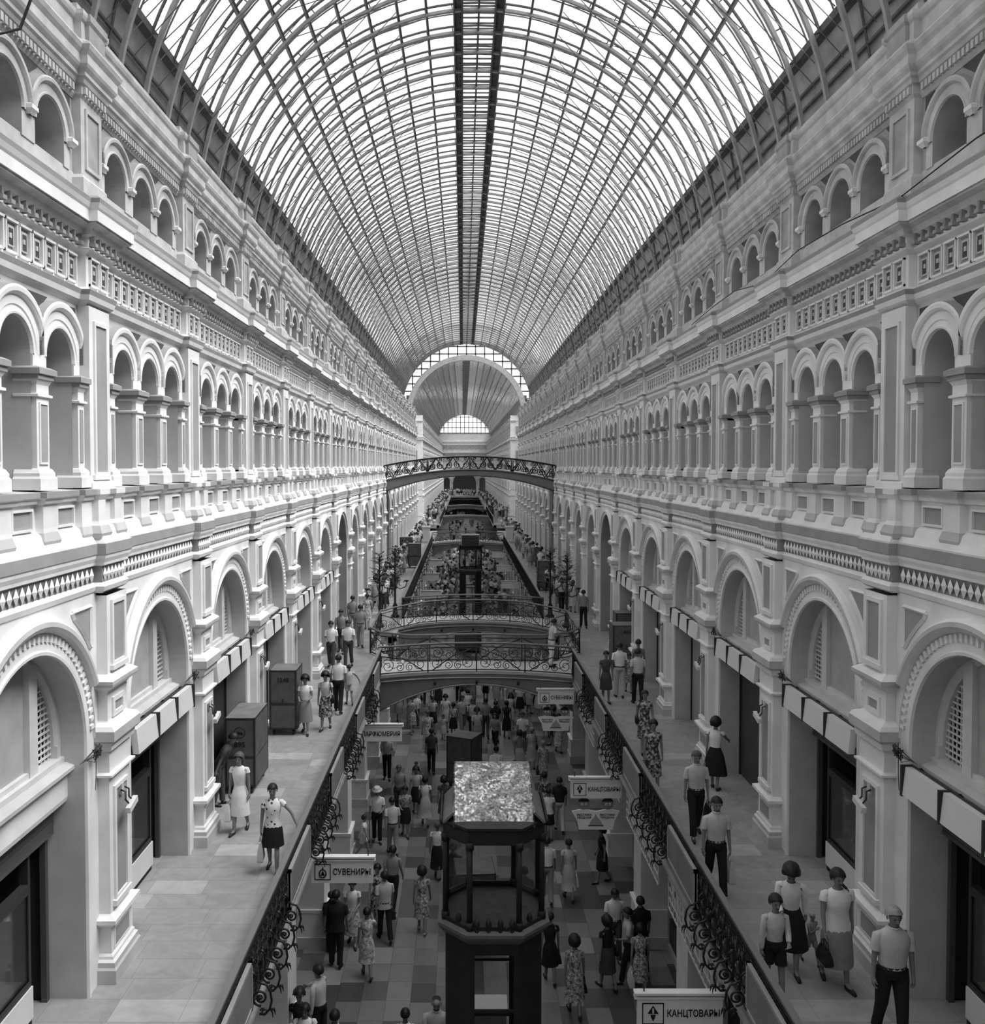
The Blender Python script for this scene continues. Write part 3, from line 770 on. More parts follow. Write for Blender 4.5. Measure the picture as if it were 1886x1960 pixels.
def bracket_mesh():
    """scroll hung outside the rail, x outwards over the well"""
    mb = MB(); X, Z = (1, 0, 0), (0, 0, 1)
    mb.tube([(.0, -.1, -6.80), (.05, -.08, -6.88), (.03, -.04, -6.96), (.10, 0, -7.02), (.17, .0, -7.04), (.22, 0, -7.13), (.24, 0, -7.26), (.21, 0, -7.38), (.14, 0, -7.45), (.07, 0, -7.44)], .017, 'iron_black', 6)
    mb.tube(spiral((.085, 0, -7.22), .02, .115, 1.7, X, Z, .4, 26), .016, 'iron_black', 6)
    mb.tube(spiral((.13, 0, -7.41), .015, .05, 1.3, X, Z, 1, 12), .012, 'iron_black', 5)
    mb.ball((.085, 0, -7.22), .03, .03, .03, 'iron_black', 8, 5)
    for a in (.3, 1.1, -.4): mb.tube([(.21, 0, -7.36), (.22 + .05 * math.cos(a), .03, -7.40 - .05 * math.sin(a)), (.22 + .07 * math.cos(a), .02, -7.45 - .06 * math.sin(a))], [.014, .01, .005], 'iron_black', 4)
    o = mb.build('s'); me = o.data; bpy.data.objects.remove(o); return me
BRK = bracket_mesh()
def rail_dress(root, sx, ya, yb, lace_end=True):
    k = -3
    while True:
        p = P0 + BAY * k; k += 1
        if p > yb: break
        a, b = p + 1.36, p + BAY - 1.36                     # grey board facing the well under each arch
        if a > ya and b < yb:
            m = MB(); m.box(-sx * .07 - .015, -sx * .07 + .015, a, b, -7.22, -6.60, 'panel_grey')
            for q in ((a, a + .05, -7.24, -6.58), (b - .05, b, -7.24, -6.58), (a, b, -7.24, -7.19), (a, b, -6.63, -6.58)): m.box(-sx * .07 - .03, -sx * .07 + .03, *q, 'slab_edge')
            m.build('board_panel', root)
        for j in range(5):
            y = p - 1.12 + .56 * j
            if ya < y < yb:
                o = link('scroll_bracket', BRK, root, (-sx * .06, y, 0)); o.scale = (-sx, 1, 1)
for side, sx in (('left', -1), ('right', 1)):
    r = straight_rail(side, sx, 6.0, 32.0, 'dark scrolled iron railing along the near %s gallery, from the camera to the first bridge' % side)
    rail_dress(r, sx, 6.0, 31.4)
    r = straight_rail(side, sx, 44.2, 86.4, 'dark iron railing along the far %s gallery, beyond the paired bridges' % side)
    for j in range(12):
        o = link('scroll_bracket', BRK, r, (-sx * .06, 45.5 + 3.3 * j, 0)); o.scale = (-sx, 1, 1)

def path_rail(name, pts, label, group, parent=None):
    """railing along a polyline of floor points (x, y, z of deck)"""
    if parent is None:
        root = empty(name, (pts[0][0], pts[0][1], pts[0][2] + H)); o = Vector(pts[0]); tag(root, label, 'railing', group)
    else:
        o = Vector((0, parent.location.y, 0))
    P = [Vector(p) - o for p in pts]
    if parent is not None:
        m = MB(); m.tube([p + Vector((0, 0, 1.0)) for p in P], .04, 'iron_rail', 6); root = m.build('railing', parent)
    for nm, hgt, r in (('handrail', 1.0, .04), ('bottom_rail', .06, .022), ('upper_rail', .86, .02)):
        if parent is not None and nm == 'handrail': continue
        m = MB(); m.tube([p + Vector((0, 0, hgt)) for p in P], r, 'iron_black' if nm != 'handrail' else 'iron_rail', 6); m.build(nm, root)
    sc = MB()
    seg = []                                                # about 1.7 m between posts
    tot = sum((b - a).length for a, b in zip(P[:-1], P[1:])); npan = max(2, round(tot / 1.7))
    def at(d):
        for a, b in zip(P[:-1], P[1:]):
            L = (b - a).length
            if d <= L + 1e-6: return a + (b - a) * (d / L)
            d -= L
        return P[-1].copy()
    seg = [(at(tot * i / npan), at(tot * (i + 1) / npan)) for i in range(npan)]
    for i, (a, b) in enumerate(seg):
        d = (b - a); L = d.length; d.normalize(); up = Vector((0, 0, 1)); sg = 1 if i % 2 else -1
        for q, fl, r in ((.17, 1, .24), (.83, -1, .24), (.42, 1, .17), (.62, -1, .15)):
            sc.tube(spiral(a + (b - a) * q + up * (.08 + r), r * .22, r, 1.6, d * fl, up, PI * 1.5, 24), .014, 'iron_black', 5)
        p0, p1 = (a, b) if sg > 0 else (b, a)
        sc.tube([p0 + (p1 - p0) * .10 + up * .08, p0 + (p1 - p0) * .5 + up * .55, p0 + (p1 - p0) * .96 + up * .84], .02, 'iron_black', 5)
        sc.tube([p0 + (p1 - p0) * .35 + up * .60, p0 + (p1 - p0) * .55 + up * .30, p0 + (p1 - p0) * .72 + up * .22, p0 + (p1 - p0) * .95 + up * .5], .010, 'iron_black', 4)
        sc.tube(spiral(p0 + (p1 - p0) * .3 + up * .72, .02, .11, 1.4, d * -sg, up, 0, 14), .010, 'iron_black', 4)
    sc.build('scrollwork', root)
    for p in [a for i, (a, b) in enumerate(seg)] + [P[-1]]:
        ps = MB(); ps.tube([p, p + Vector((0, 0, 1.02))], .024, 'iron_black', 6); ps.build('post', root)
    return root
def arcline(x0, x1, y0, ymid, ye, z0, rise, n=14, p=2.0):
    out = []
    for i in range(n + 1):
        t = i / n; x = x0 + (x1 - x0) * t; s_ = abs(2 * t - 1) ** p
        out.append((x, ymid + (ye - ymid) * s_, z0 + rise * (1 - (2 * t - 1) ** 2)))
    return out
def bridge(name, front, back, label, drop=.95, rise=.17):
    """low arched footbridge; front / back are the edge lines (x, y, z)"""
    root = empty(name, (0, front[0][1], H)); tag(root, label, 'bridge', 'iron footbridges'); y0 = front[0][1]
    n = len(front)
    def ring(lo):
        f = [(p[0], p[1] - y0, p[2]) for p in front]; b = [(p[0], p[1] - y0, p[2]) for p in back]
        return f, b
    f, b = ring(0)
    m = MB()
    for i in range(n - 1): m.poly([f[i], f[i + 1], b[i + 1], b[i]], 'plaster_mid')
    for i in range(n - 1):
        for e in (f, b): m.poly([e[i], e[i + 1], (e[i + 1][0], e[i + 1][1], e[i + 1][2] - .1), (e[i][0], e[i][1], e[i][2] - .1)], 'plaster_mid')
    m.build('deck', root)
    m = MB()
    def soff(i): t = 2 * i / (n - 1) - 1; return -.30 - drop * t * t
    for e, o in ((f, .04), (b, -.04)):
        A = [(p[0], p[1] + o, p[2] - .1) for p in e]; B = [(p[0], p[1] + o, -7.4 + soff(i) + .0) for i, p in enumerate(e)]
        A2_ = [(p[0], p[1] + o * 3, p[2] - .1) for p in e]; B2 = [(p[0], p[1] + o * 3, q[2]) for p, q in zip(e, B)]
        for i in range(n - 1):
            m.poly([A[i], A[i + 1], B[i + 1], B[i]], 'panel_grey'); m.poly([A2_[i], A2_[i + 1], B2[i + 1], B2[i]], 'panel_grey'); m.poly([B[i], B[i + 1], B2[i + 1], B2[i]], 'slab_edge')
        m.tube([(p[0], p[1] - o, p[2] - .13) for p in A], .03, 'slab_edge', 5); m.tube([(p[0], p[1] - o * .5, p[2]) for p in B], .035, 'slab_edge', 5)
    for i in range(n - 1): m.poly([(f[i][0], f[i][1], -7.4 + soff(i) + .06), (f[i + 1][0], f[i + 1][1], -7.4 + soff(i + 1) + .06), (b[i + 1][0], b[i + 1][1], -7.4 + soff(i + 1) + .06), (b[i][0], b[i][1], -7.4 + soff(i) + .06)], 'panel_grey')
    m.build('girder', root)
    for t in (.25, .5, .75):
        m = MB(); p = f[int(round(t * (n - 1)))]; m.ball((p[0], p[1] - .06, p[2] - .38), .05, .05, .09, 'iron_black', 6, 5); m.build('pendant', root)
    return root
def mirrored(pts): return [(p[0], 76.2 - (p[1]), p[2]) for p in pts]
b1f = arcline(-3.42, 3.42, 0, 32.05, 32.05, -7.4, .17)
b1b = arcline(-3.42, 3.42, 0, 33.75, 34.6, -7.4, .17, p=4)
B1 = bridge('footbridge', b1f, b1b, 'nearest low iron footbridge with pale deck across the well between the galleries')
path_rail('bridge_railing', b1f, None, None, B1)
path_rail('bridge_railing', [(-4.15, 36, -7.4), (-3.6, 35.0, -7.4)] + b1b[2:-2] + [(3.6, 35.0, -7.4), (4.15, 36, -7.4)], None, None, B1)
b2f = mirrored(b1b); b2b = mirrored(b1f)
B2 = bridge('footbridge', b2f, b2b, 'second low footbridge, just beyond the open square of the passage', )
path_rail('bridge_railing', [(-4.15, 40.2, -7.4), (-3.6, 41.2, -7.4)] + b2f[2:-2] + [(3.6, 41.2, -7.4), (4.15, 40.2, -7.4)], None, None, B2)
path_rail('bridge_railing', b2b, None, None, B2)
for sx, nm in ((-1, 'left'), (1, 'right')):
    path_rail('balcony_railing', [(sx * 4.12, 36, -7.4), (sx * 4.12, 40.2, -7.4)], 'short iron railing on the %s side of the open square between two footbridges' % nm, 'footbridge railings')
# far footbridges, the same shape further off
for yc, lb_ in ((87.4, 'third low footbridge, far off before the crossing'), (134, 'distant footbridge in the second hall'), (170, 'most distant footbridge in the second hall')):
    fa = arcline(-3.42, 3.42, 0, yc, yc, -7.4, .2); ba = arcline(-3.42, 3.42, 0, yc + 2, yc + 2, -7.4, .2)
    path_rail('bridge_railing', fa, None, None, bridge('footbridge', fa, ba, lb_))
for side, sx in (('left', -1), ('right', 1)):
    straight_rail(side, sx, Y2 - 1, 150, 'distant iron railing along the %s gallery of the second hall' % side)

def high_bridge():
    yc = A0 + BAY * 11 - .2; n = 20; HB = 5.75
    root = empty('high_footbridge', (0, yc, H)); tag(root, 'high arched iron footbridge spanning the whole hall at the top gallery level', 'bridge')
    def ln(y, z, rise, x=HB): return [(x * (2 * i / n - 1), y, z + rise * (1 - (2 * i / n - 1) ** 2)) for i in range(n + 1)]
    m = MB(); a, b = ln(-1, -.95, .75), ln(1, -.95, .75)
    for i in range(n): m.poly([a[i], a[i + 1], b[i + 1], b[i]], 'slab_edge')
    c, d = ln(-1, -1.75, 1.12), ln(1, -1.75, 1.12)
    for p, q in ((a, c), (b, d), (c, d)):
        for i in range(n): m.poly([p[i], p[i + 1], q[i + 1], q[i]], 'panel_grey')
    m.tube(ln(-1.03, -1.72, 1.1), .06, 'steel_dark', 5); m.tube(ln(-1.03, -1.0, .75), .06, 'steel_dark', 5); m.build('arch_girder', root)
    for y, nm in ((-1, 'front'), (1, 'back')):
        m = MB(); m.tube(ln(y, .02, .62), .05, 'iron_black', 6)
        top = ln(y, .02, .62); bot = ln(y, -.95, .75)
        for i in range(n):
            A, B = Vector(bot[i]), Vector(bot[i + 1]); T = Vector(top[i]); L = (B - A).length
            c_ = (A + B) / 2; r = L * .42
            m.tube(spiral(c_ + Vector((0, 0, r + .06)), r * .2, r, 1.5, (1 if i % 2 else -1, 0, 0), (0, 0, 1), PI * 1.5, 16), .028, 'iron_black', 4)
            m.tube([A, Vector(top[i + 1])] if i % 2 else [B, T], .032, 'iron_black', 4)
            m.tube(spiral(c_ + Vector((0, 0, .72)), .03, .14, 1.4, (-1 if i % 2 else 1, 0, 0), (0, 0, 1), 0, 12), .022, 'iron_black', 4)
            if i % 5 == 0: m.tube([A - Vector((0, 0, .1)), T], .045, 'iron_black', 5)
        m.tube([bot[-1], top[-1]], .05, 'iron_black', 5)
        m.build('railing', root)
    for sg in (-1, 1):
        m = MB(); m.box(sg * HB - .25, sg * HB + .12, -.9, .9, -7.4 + 0, -.95, 'panel_grey'); m.box(sg * HB - .3, sg * HB + .15, -1, 1, -4.2, -3.9, 'steel_dark'); m.build('support_pier', root)
high_bridge()
# ------------------------------------------------------------------ windows over the shops
SIDES = (('left', -1), ('right', 1))
ORD = ['nearest', 'second', 'third', 'fourth', 'fifth', 'sixth', 'seventh', 'eighth', 'ninth', 'tenth', 'eleventh', 'twelfth', 'thirteenth', 'fourteenth', 'fifteenth', 'sixteenth', 'seventeenth', 'eighteenth', 'nineteenth', 'twentieth']
def half_disc(mb, h0, h1, ua, ub, z0, r, zs, m, n=10):
    us = [ua + (ub - ua) * i / n for i in range(n + 1)]
    top = [(u, zs + math.sqrt(max(r * r - u * u, .0004))) for u in us]
    mb.prism([(h0, ua, z0)] + [(h0, u, z) for u, z in top] + [(h0, ub, z0)], (h1 - h0, 0, 0), m)
def window_parts():
    D = {}
    mb = MB()
    arch_sweep(mb, [(1.40, 6.22), (1.40, 6.08), (1.44, 6.03), (1.52, 6.03)], 0, -3.83, 'window_wood', n=26)
    for sg in (-1, 1):
        mb.box(6.03, 6.2, sg * 1.46 - .06, sg * 1.46 + .06, -4.1, -3.83, 'window_wood')
        half_disc(mb, 6.02, 6.2, sg * .70 - .11, sg * .70 + .11, -4.05, 1.45, -3.83, 'window_wood', 3)
    mb.box(5.98, 6.2, -1.5, 1.5, -4.10, -4.0, 'window_wood')
    D['window_frame'] = mb
    mb = MB(); half_disc(mb, 6.10, 6.16, -.60, .60, -4.0, 1.42, -3.83, 'window_board'); mb.box(6.04, 6.12, -.60, .60, -4.0, -3.93, 'window_wood'); D['board'] = mb
    for sg in (-1, 1):
        mb = MB(); a, b = (.80, 1.40) if sg > 0 else (-1.40, -.80)
        half_disc(mb, 6.30, 6.34, a, b, -4.0, 1.42, -3.83, 'dark_interior', 8)
        z = -3.95
        while z < -2.4:
            w = math.sqrt(max(1.40 ** 2 - (z + 3.83) ** 2, 0)) if z > -3.83 else 1.4
            if w > .84: mb.box(6.12, 6.14, sg * .80 if sg > 0 else -w, w if sg > 0 else -.80, z, z + .024, 'board_white')
            z += .085
        for i in range(6):
            u = .86 + .1 * i; zt = -3.83 + math.sqrt(max(1.4 ** 2 - u * u, 0)); mb.box(6.14, 6.155, sg * u - .012, sg * u + .012, -4.0, zt, 'board_white')
        D['louvre' + ('.far' if sg > 0 else '.near')] = mb
    mb = MB()                                               # transom and ledge under the window
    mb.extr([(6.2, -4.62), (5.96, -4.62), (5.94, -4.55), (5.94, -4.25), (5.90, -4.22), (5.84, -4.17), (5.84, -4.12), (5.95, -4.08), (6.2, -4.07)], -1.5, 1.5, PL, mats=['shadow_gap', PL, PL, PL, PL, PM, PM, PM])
    D['sill'] = mb
    out = {}
    for k, v in D.items(): o = v.build(k); out[k.split('.')[0], k] = o.data; bpy.data.objects.remove(o)
    return out
WP = window_parts(); wn = 0
for side, sx in SIDES:
    for k in range(-1, 19):
        if k in (6, 11): continue
        wn += 1
        root = empty('window_%d' % wn, (0, A0 + BAY * k, H)); root.scale = (sx, 1, 1)
        structure(root)
        for (nm, _), me in WP.items(): link({'window_frame': 'window_frame', 'board': 'panel', 'louvre': 'louvre', 'sill': 'sill'}[nm], me, root)

# ------------------------------------------------------------------ shopfronts in the arches
def shop_display():
    D = {}
    mb = MB(); mb.box(6.22, 6.30, -1.48, -1.40, -7.4, -4.6, 'shutter'); mb.box(6.22, 6.30, 1.40, 1.48, -7.4, -4.6, 'shutter'); mb.box(6.2, 6.32, .86, .92, -7.4, -4.6, 'cart_trim')
    mb.box(6.2, 6.28, -.30, -.26, -6.85, -5.55, 'cart_trim'); mb.box(6.18, 6.30, -1.42, .88, -5.62, -5.50, 'cart_trim'); mb.box(6.18, 6.28, -1.42, .88, -6.86, -6.80, 'cart_trim')
    D['frame'] = mb
    mb = MB(); mb.box(6.16, 6.24, -1.42, .88, -7.28, -6.86, 'board_white'); mb.box(6.2, 6.3, -1.42, .88, -7.4, -7.28, 'dark_interior'); D['base_panel'] = mb
    mb = MB()
    for i in range(7): mb.box(6.12 + .006 * (i % 2), 6.3, -1.45, 1.45, -5.06 + .064 * i, -5.06 + .064 * i + .058, 'shutter')
    D['shutter_box'] = mb
    mb = MB(); mb.box(6.215, 6.225, -1.40, .86, -6.80, -5.62, 'glass_shop'); D['glass'] = mb
    mb = MB(); mb.box(6.3, 7.1, -1.42, .86, -6.86, -6.80, 'board_white'); mb.box(7.0, 7.1, -1.42, .86, -6.8, -4.6, 'shop_dark'); mb.box(6.4, 7.0, -1.42, -1.40, -6.8, -5.2, 'shop_dark')
    D['display_shelf'] = mb
    mb = MB(); mb.box(7.1, 7.2, -1.5, 1.5, -7.4, -4.55, 'dark_interior'); mb.box(6.3, 7.2, -1.52, -1.46, -7.4, -4.55, 'dark_interior'); mb.box(6.3, 7.2, 1.46, 1.52, -7.4, -4.55, 'dark_interior'); mb.box(6.3, 7.2, -1.5, 1.5, -4.6, -4.5, 'dark_interior'); mb.box(6.95, 7.05, .92, 1.46, -7.4, -5.1, 'shop_dark')
    D['back_wall'] = mb
    return {k: mesh_of(v) for k, v in D.items()}
def mesh_of(mb): o = mb.build('m'); me = o.data; bpy.data.objects.remove(o); return me
def closed_front(tone):
    D = {}
    mb = MB(); mb.box(6.20, 6.26, -1.5, 1.5, -7.4, -4.58, tone); D['door_panel'] = mb
    mb = MB()
    for u in (-1.46, -.02, 1.42): mb.box(6.16, 6.2, u, u + .05, -7.4, -4.6, 'shutter' if u < 1 else 'cart_trim')
    mb.box(6.16, 6.2, -1.46, 1.46, -4.72, -4.6, PM); D['frame'] = mb
    mb = MB(); mb.box(6.17, 6.2, -1.4, -.06, -7.38, -7.1, 'panel_grey'); D['kick_plate'] = mb
    return {k: mesh_of(v) for k, v in D.items()}
SHOP, CG, CD = shop_display(), closed_front('plaster_grey'), closed_front('shop_dark')
plan = {('left', 0): SHOP, ('left', 1): SHOP, ('right', 0): SHOP, ('right', 1): SHOP, ('left', 2): CD, ('right', 2): CD, ('left', -1): SHOP, ('right', -1): SHOP}
dn = 0
for side, sx in SIDES:
    for k in range(-1, 19):
        if k in (6, 11): continue
        D = plan.get((side, k), CD if k in (5, 9, 14) else CG)
        if D is SHOP and k >= 0:
            root = empty('shop_window', (0, A0 + BAY * k, H)); root.scale = (sx, 1, 1)
            tag(root, 'glazed shop window with white base panel in the %s arch of the %s gallery' % (ORD[k], side), 'shop window', 'gallery shop windows')
        else:
            dn += 1; root = structure(empty('door_%d' % dn, (0, A0 + BAY * k, H))); root.scale = (sx, 1, 1)
        for nm, me in D.items(): link(nm, me, root)
# goods lying in the near shop windows
gi = 0
for side, sx in SIDES:
    for k in (0, 1):
        for j in range(6):
            u = -1.15 + .34 * j; hh = .22 + .2 * ((j * 7 + k * 3) % 4) / 3
            mb = MB(); mt = ['cloth_mid', 'panel_grey', 'cloth_dark', 'plaster_mid'][(j + k) % 4]
            mb.prism([(0, -.11, 0), (0, .11, 0), (0, .11, hh), (0, .05, hh + .05), (0, -.05, hh + .05), (0, -.11, hh)], (.07, 0, 0), mt); mb.box(-.005, 0, -.07, .07, hh * .35, hh * .75, 'cloth_light')
            o = mb.build('boxed_goods', None, (sx * (6.45 + .06 * (j % 3)), A0 + BAY * k + u, H - 6.80), (0, 0, 0 if sx > 0 else PI))
            tag(o, 'packet of goods standing on the shelf of the %s shop window on the %s' % (ORD[k], side), 'goods', 'goods in the %s %s shop window' % (ORD[k], side))

# ------------------------------------------------------------------ white boards hung under the windows
def board_parts():
    a = MB(); a.prism([(5.56, -.46, -4.52), (5.60, -.46, -4.13), (5.70, -.46, -4.13), (5.66, -.46, -4.52)], (0, .92, 0), 'board_white')
    b = MB(); b.box(5.545, 5.72, .462, .50, -4.54, -4.11, 'cart_trim'); b.box(5.6, 5.9, .47, .49, -4.2, -4.16, 'cart_trim'); b.box(5.69, 5.72, -.46, .47, -4.13, -4.11, 'cart_trim')
    return mesh_of(a), mesh_of(b)
BA, BB = board_parts()
POS3 = ['nearest', 'middle', 'farthest']
for side, sx in SIDES:
    for k in range(0 if sx > 0 else 1, 6):
        for j in range(3):
            root = link('sign_board', BA, None, (0, A0 + BAY * k + (j - 1) * .99, H)); root.scale = (sx, 1, 1)
            tag(root, 'blank white board under the %s arch window on the %s, %s of its three' % (ORD[k], side, POS3[j]), 'sign board', 'blank boards under the gallery windows')
            link('bracket', BB, root)

def text_mesh(body, size, m, ext=.004, align='CENTER'):
    cu = bpy.data.curves.new('t', 'FONT'); cu.body = body; cu.size = size; cu.extrude = ext; cu.offset = size * .012; cu.align_x = align; cu.align_y = 'CENTER'; cu.resolution_u = 3
    o = bpy.data.objects.new('t', cu); COL.objects.link(o)
    me = bpy.data.meshes.new_from_object(o); bpy.data.objects.remove(o); me.materials.clear(); me.materials.append(MATS[m]); return me
def text_part(body, size, m, parent, loc, rot=(PI / 2, 0, 0), name='lettering', sx=1, offset=0):
    o = link(name, text_mesh(body, size, m), parent, loc, rot); o.scale = (sx, 1, 1); return o
# old letter marks on the right hand transoms
for k, w in ((1, 'А О А О И У Ч'), (0, 'М И У О')):
    root = empty('faded_lettering', (5.93, A0 + BAY * k, H - 4.36)); tag(root, 'faded old letters on the beam of the %s arch on the right' % ORD[k], 'lettering')
    text_part(w, .24, 'plaster_grey', root, (0, 0, 0), (PI / 2, 0, -PI / 2))

# small holders on the pilasters
def holder():
    a = MB(); a.obox((5.36, 0, -4.98), .035, .16, .045, 'board_white', Matrix.Rotation(.25, 3, 'X'))
    b = MB()
    for u in (-.07, .07): b.tube([(5.5, u, -4.74), (5.44, u + .03, -4.78), (5.42, u - .02, -4.88), (5.38, u, -4.94)], .014, 'cart_trim', 5)
    c = MB(); c.box(5.49, 5.53, -.05, .05, -4.82, -4.66, PM)
    return [('bar', mesh_of(a)), ('hook', mesh_of(b)), ('wall_plate', mesh_of(c))]
HP = holder()
for side, sx in SIDES:
    for k in range(0, 5):
        root = empty('bar_holder', (0, P0 + BAY * k, H)); root.scale = (sx, 1, 1); tag(root, 'small pale bar on hooks on the %s pilaster of the %s wall' % (ORD[k], side), 'wall fitting', 'bar holders on the pilasters')
        for nm, me in HP: link(nm, me, root)
# cables along the sills
for side, sx in SIDES:
    for k in (0, 1, 2):
        mb = MB(); y = P0 + BAY * k; rr = random.Random(k * 7 + sx)
        for q in range(5):                                  # a small tangle at the end of the sill
            pts = [(5.60 - .03 * q, y - .56 - .07 * q, -3.99)]
            for i in range(7): pts.append((5.61 - rr.uniform(0, .07), y - .72 + rr.uniform(-.16, .16), -3.98 + rr.uniform(-.10, .10)))
            pts.append((5.66, y - .92 - .04 * q, -4.03)); mb.tube([(sx * a, b - y, c) for a, b, c in pts], .007, 'cart_trim', 4)
        mb.tube([(sx * 5.63, -.62, -4.05), (sx * 5.64, -.60, -4.3), (sx * 5.64, -.63, -4.55)], .006, 'cart_trim', 4)
        o = mb.build('cable', None, (0, y, H)); tag(o, 'loose dark cables tangled beside the %s pilaster capital on the %s' % (ORD[k], side), 'cable', 'loose cables on the capitals')
mb = MB(); mb.tube([(5.52, 7 + 1.9 * i, 3.62 + .03 * math.sin(i * 3) + (.22 if i % 3 else .05)) for i in range(10)], .012, 'cart_trim', 4)
tag(mb.build('cable', None, (0, 0, H)), 'thin cable strung along the upper cornice of the right wall', 'cable')
mb = MB(); mb.tube([(-5.30, 10.1, 6.6), (-5.28, 10.3, 5.9), (-5.3, 10.35, 5.2), (-5.45, 10.4, 4.9), (-5.6, 10.2, 4.75), (-5.7, 9.9, 4.8)], .018, 'cart_trim', 5)
tag(mb.build('cable', None, (0, 0, H)), 'dark cable looping down in front of an attic arch at the top left', 'cable')

# ------------------------------------------------------------------ hanging shop signs
def hang_sign(x0, x1, y, text, icon, label, group=None, zt=-8.05, hgt=.46):
    xc = (x0 + x1) / 2; w = (x1 - x0)
    root = empty('hanging_sign', (xc, y, H + zt)); tag(root, label, 'sign', group)
    m = MB(); m.box(-w / 2 - .05, w / 2 + .05, -.07, .07, 0, .035, 'sign_face'); m.box(-w / 2, w / 2, -.05, .05, -.035, 0, 'sign_grey'); m.box(-w / 2 - .05, w / 2 + .05, -.06, .06, -.06, -.035, 'sign_face'); m.build('hanging_rail', root)
    m = MB(); m.box(-w / 2, w / 2, -.04, .04, -.06 - hgt, -.06, 'sign_face'); m.build('face_panel', root)
    m = MB()
    for x in (-w * .42, w * .42): m.tube([(x, 0, .03), (x, 0, max(.12, -zt - 7.9))], .012, 'cart_trim', 5)
    m.build('hanger', root)
    zc = -.06 - hgt / 2; yf = -.046
    if icon:
        m = MB(); s = hgt * .36; xi = -w / 2 + s + .07
        for a, b, c, d in ((-s, s, -s, -s + .015), (-s, s, s - .015, s), (-s, -s + .015, -s, s), (s - .015, s, -s, s)): m.box(xi + a, xi + b, yf, yf + .01, zc + c, zc + d, 'sign_ink')
        if icon == 'nib':
            for pts in ([(-.02, -.7), (.02, -.7), (.2, -.3), (.24, -.1), (-.24, -.1), (-.2, -.3)], [(-.5, -.02), (.5, -.02), (.32, .3), (.0, .75), (-.32, .3)]):
                m.prism([(xi + a * s, yf, zc + b * s) for a, b in pts], (0, .01, 0), 'sign_ink')
            m.box(xi - .012, xi + .012, yf - .003, yf, zc + .05 * s, zc + .5 * s, 'sign_face')
        else:
            m.tube([(xi + .42 * s * math.cos(2 * PI * i / 16), yf, zc - .2 * s + .5 * s * math.sin(2 * PI * i / 16)) for i in range(16)], .014, 'sign_ink', 4, closed=True)
            m.prism([(xi + a * s, yf, zc + b * s) for a, b in ((-.25, -.45), (.25, -.45), (0, .2))], (0, .01, 0), 'sign_ink')
            m.prism([(xi + a * s, yf, zc + b * s) for a, b in ((-.12, .35), (.12, .35), (.0, .75))], (0, .01, 0), 'sign_ink')
        m.build('emblem', root)
        tx = xi + s + (w / 2 - xi - s) / 2; tw = (w / 2 - xi - s) - .1
    else: tx = 0; tw = w - .12
    if text:
        o = text_part(text, .2, 'sign_ink', root, (tx, yf, zc)); wd = o.dimensions.x if o.dimensions.x > 0 else 1
        xs = [v.co.x for v in o.data.vertices]; wd = max(xs) - min(xs); k = tw / wd; o.scale = (k, min(k * 1.25, 1.15), 1)
    return root
hang_sign(2.18, 3.48, 13.73, 'КАНЦТОВАРЫ', 'nib', 'white sign КАНЦТОВАРЫ with pen nib emblem hanging at the bottom right', 'hanging shop signs')
hang_sign(-3.60, -2.33, 18.59, 'СУВЕНИРЫ', 'ring', 'white sign СУВЕНИРЫ hanging under the left gallery, the nearest on that side', 'hanging shop signs')
hang_sign(2.30, 3.62, 23.39, 'КАНЦТОВАРЫ', 'nib', 'white sign КАНЦТОВАРЫ hanging above a pair of doll faces, halfway to the bridge', 'hanging shop signs')
hang_sign(-3.68, -2.38, 28.26, 'ПАРФЮМЕРИЯ', None, 'white sign ПАРФЮМЕРИЯ hanging under the left gallery', 'hanging shop signs')
hang_sign(2.14, 3.40, 31.75, 'СУВЕНИРЫ', 'ring', 'white sign СУВЕНИРЫ hanging on the right, just below the nearest footbridge', 'hanging shop signs', zt=-7.80)
for i, (px, py, sd) in enumerate(((829, 1077, -1), (821, 1104, -1), (975, 1088, 1), (977, 1119, 1), (965, 1062, 1), (825, 1138, -1))):
    x, y = ground_point(px, py, -8.3); x = sd * min(abs(x), 2.9)
    hang_sign(x - .62, x + .62, y, None, None, 'small far-off white sign hanging under the %s gallery beyond the bridges' % ('left' if sd < 0 else 'right'), 'far hanging signs on the ' + ('left' if sd < 0 else 'right'))

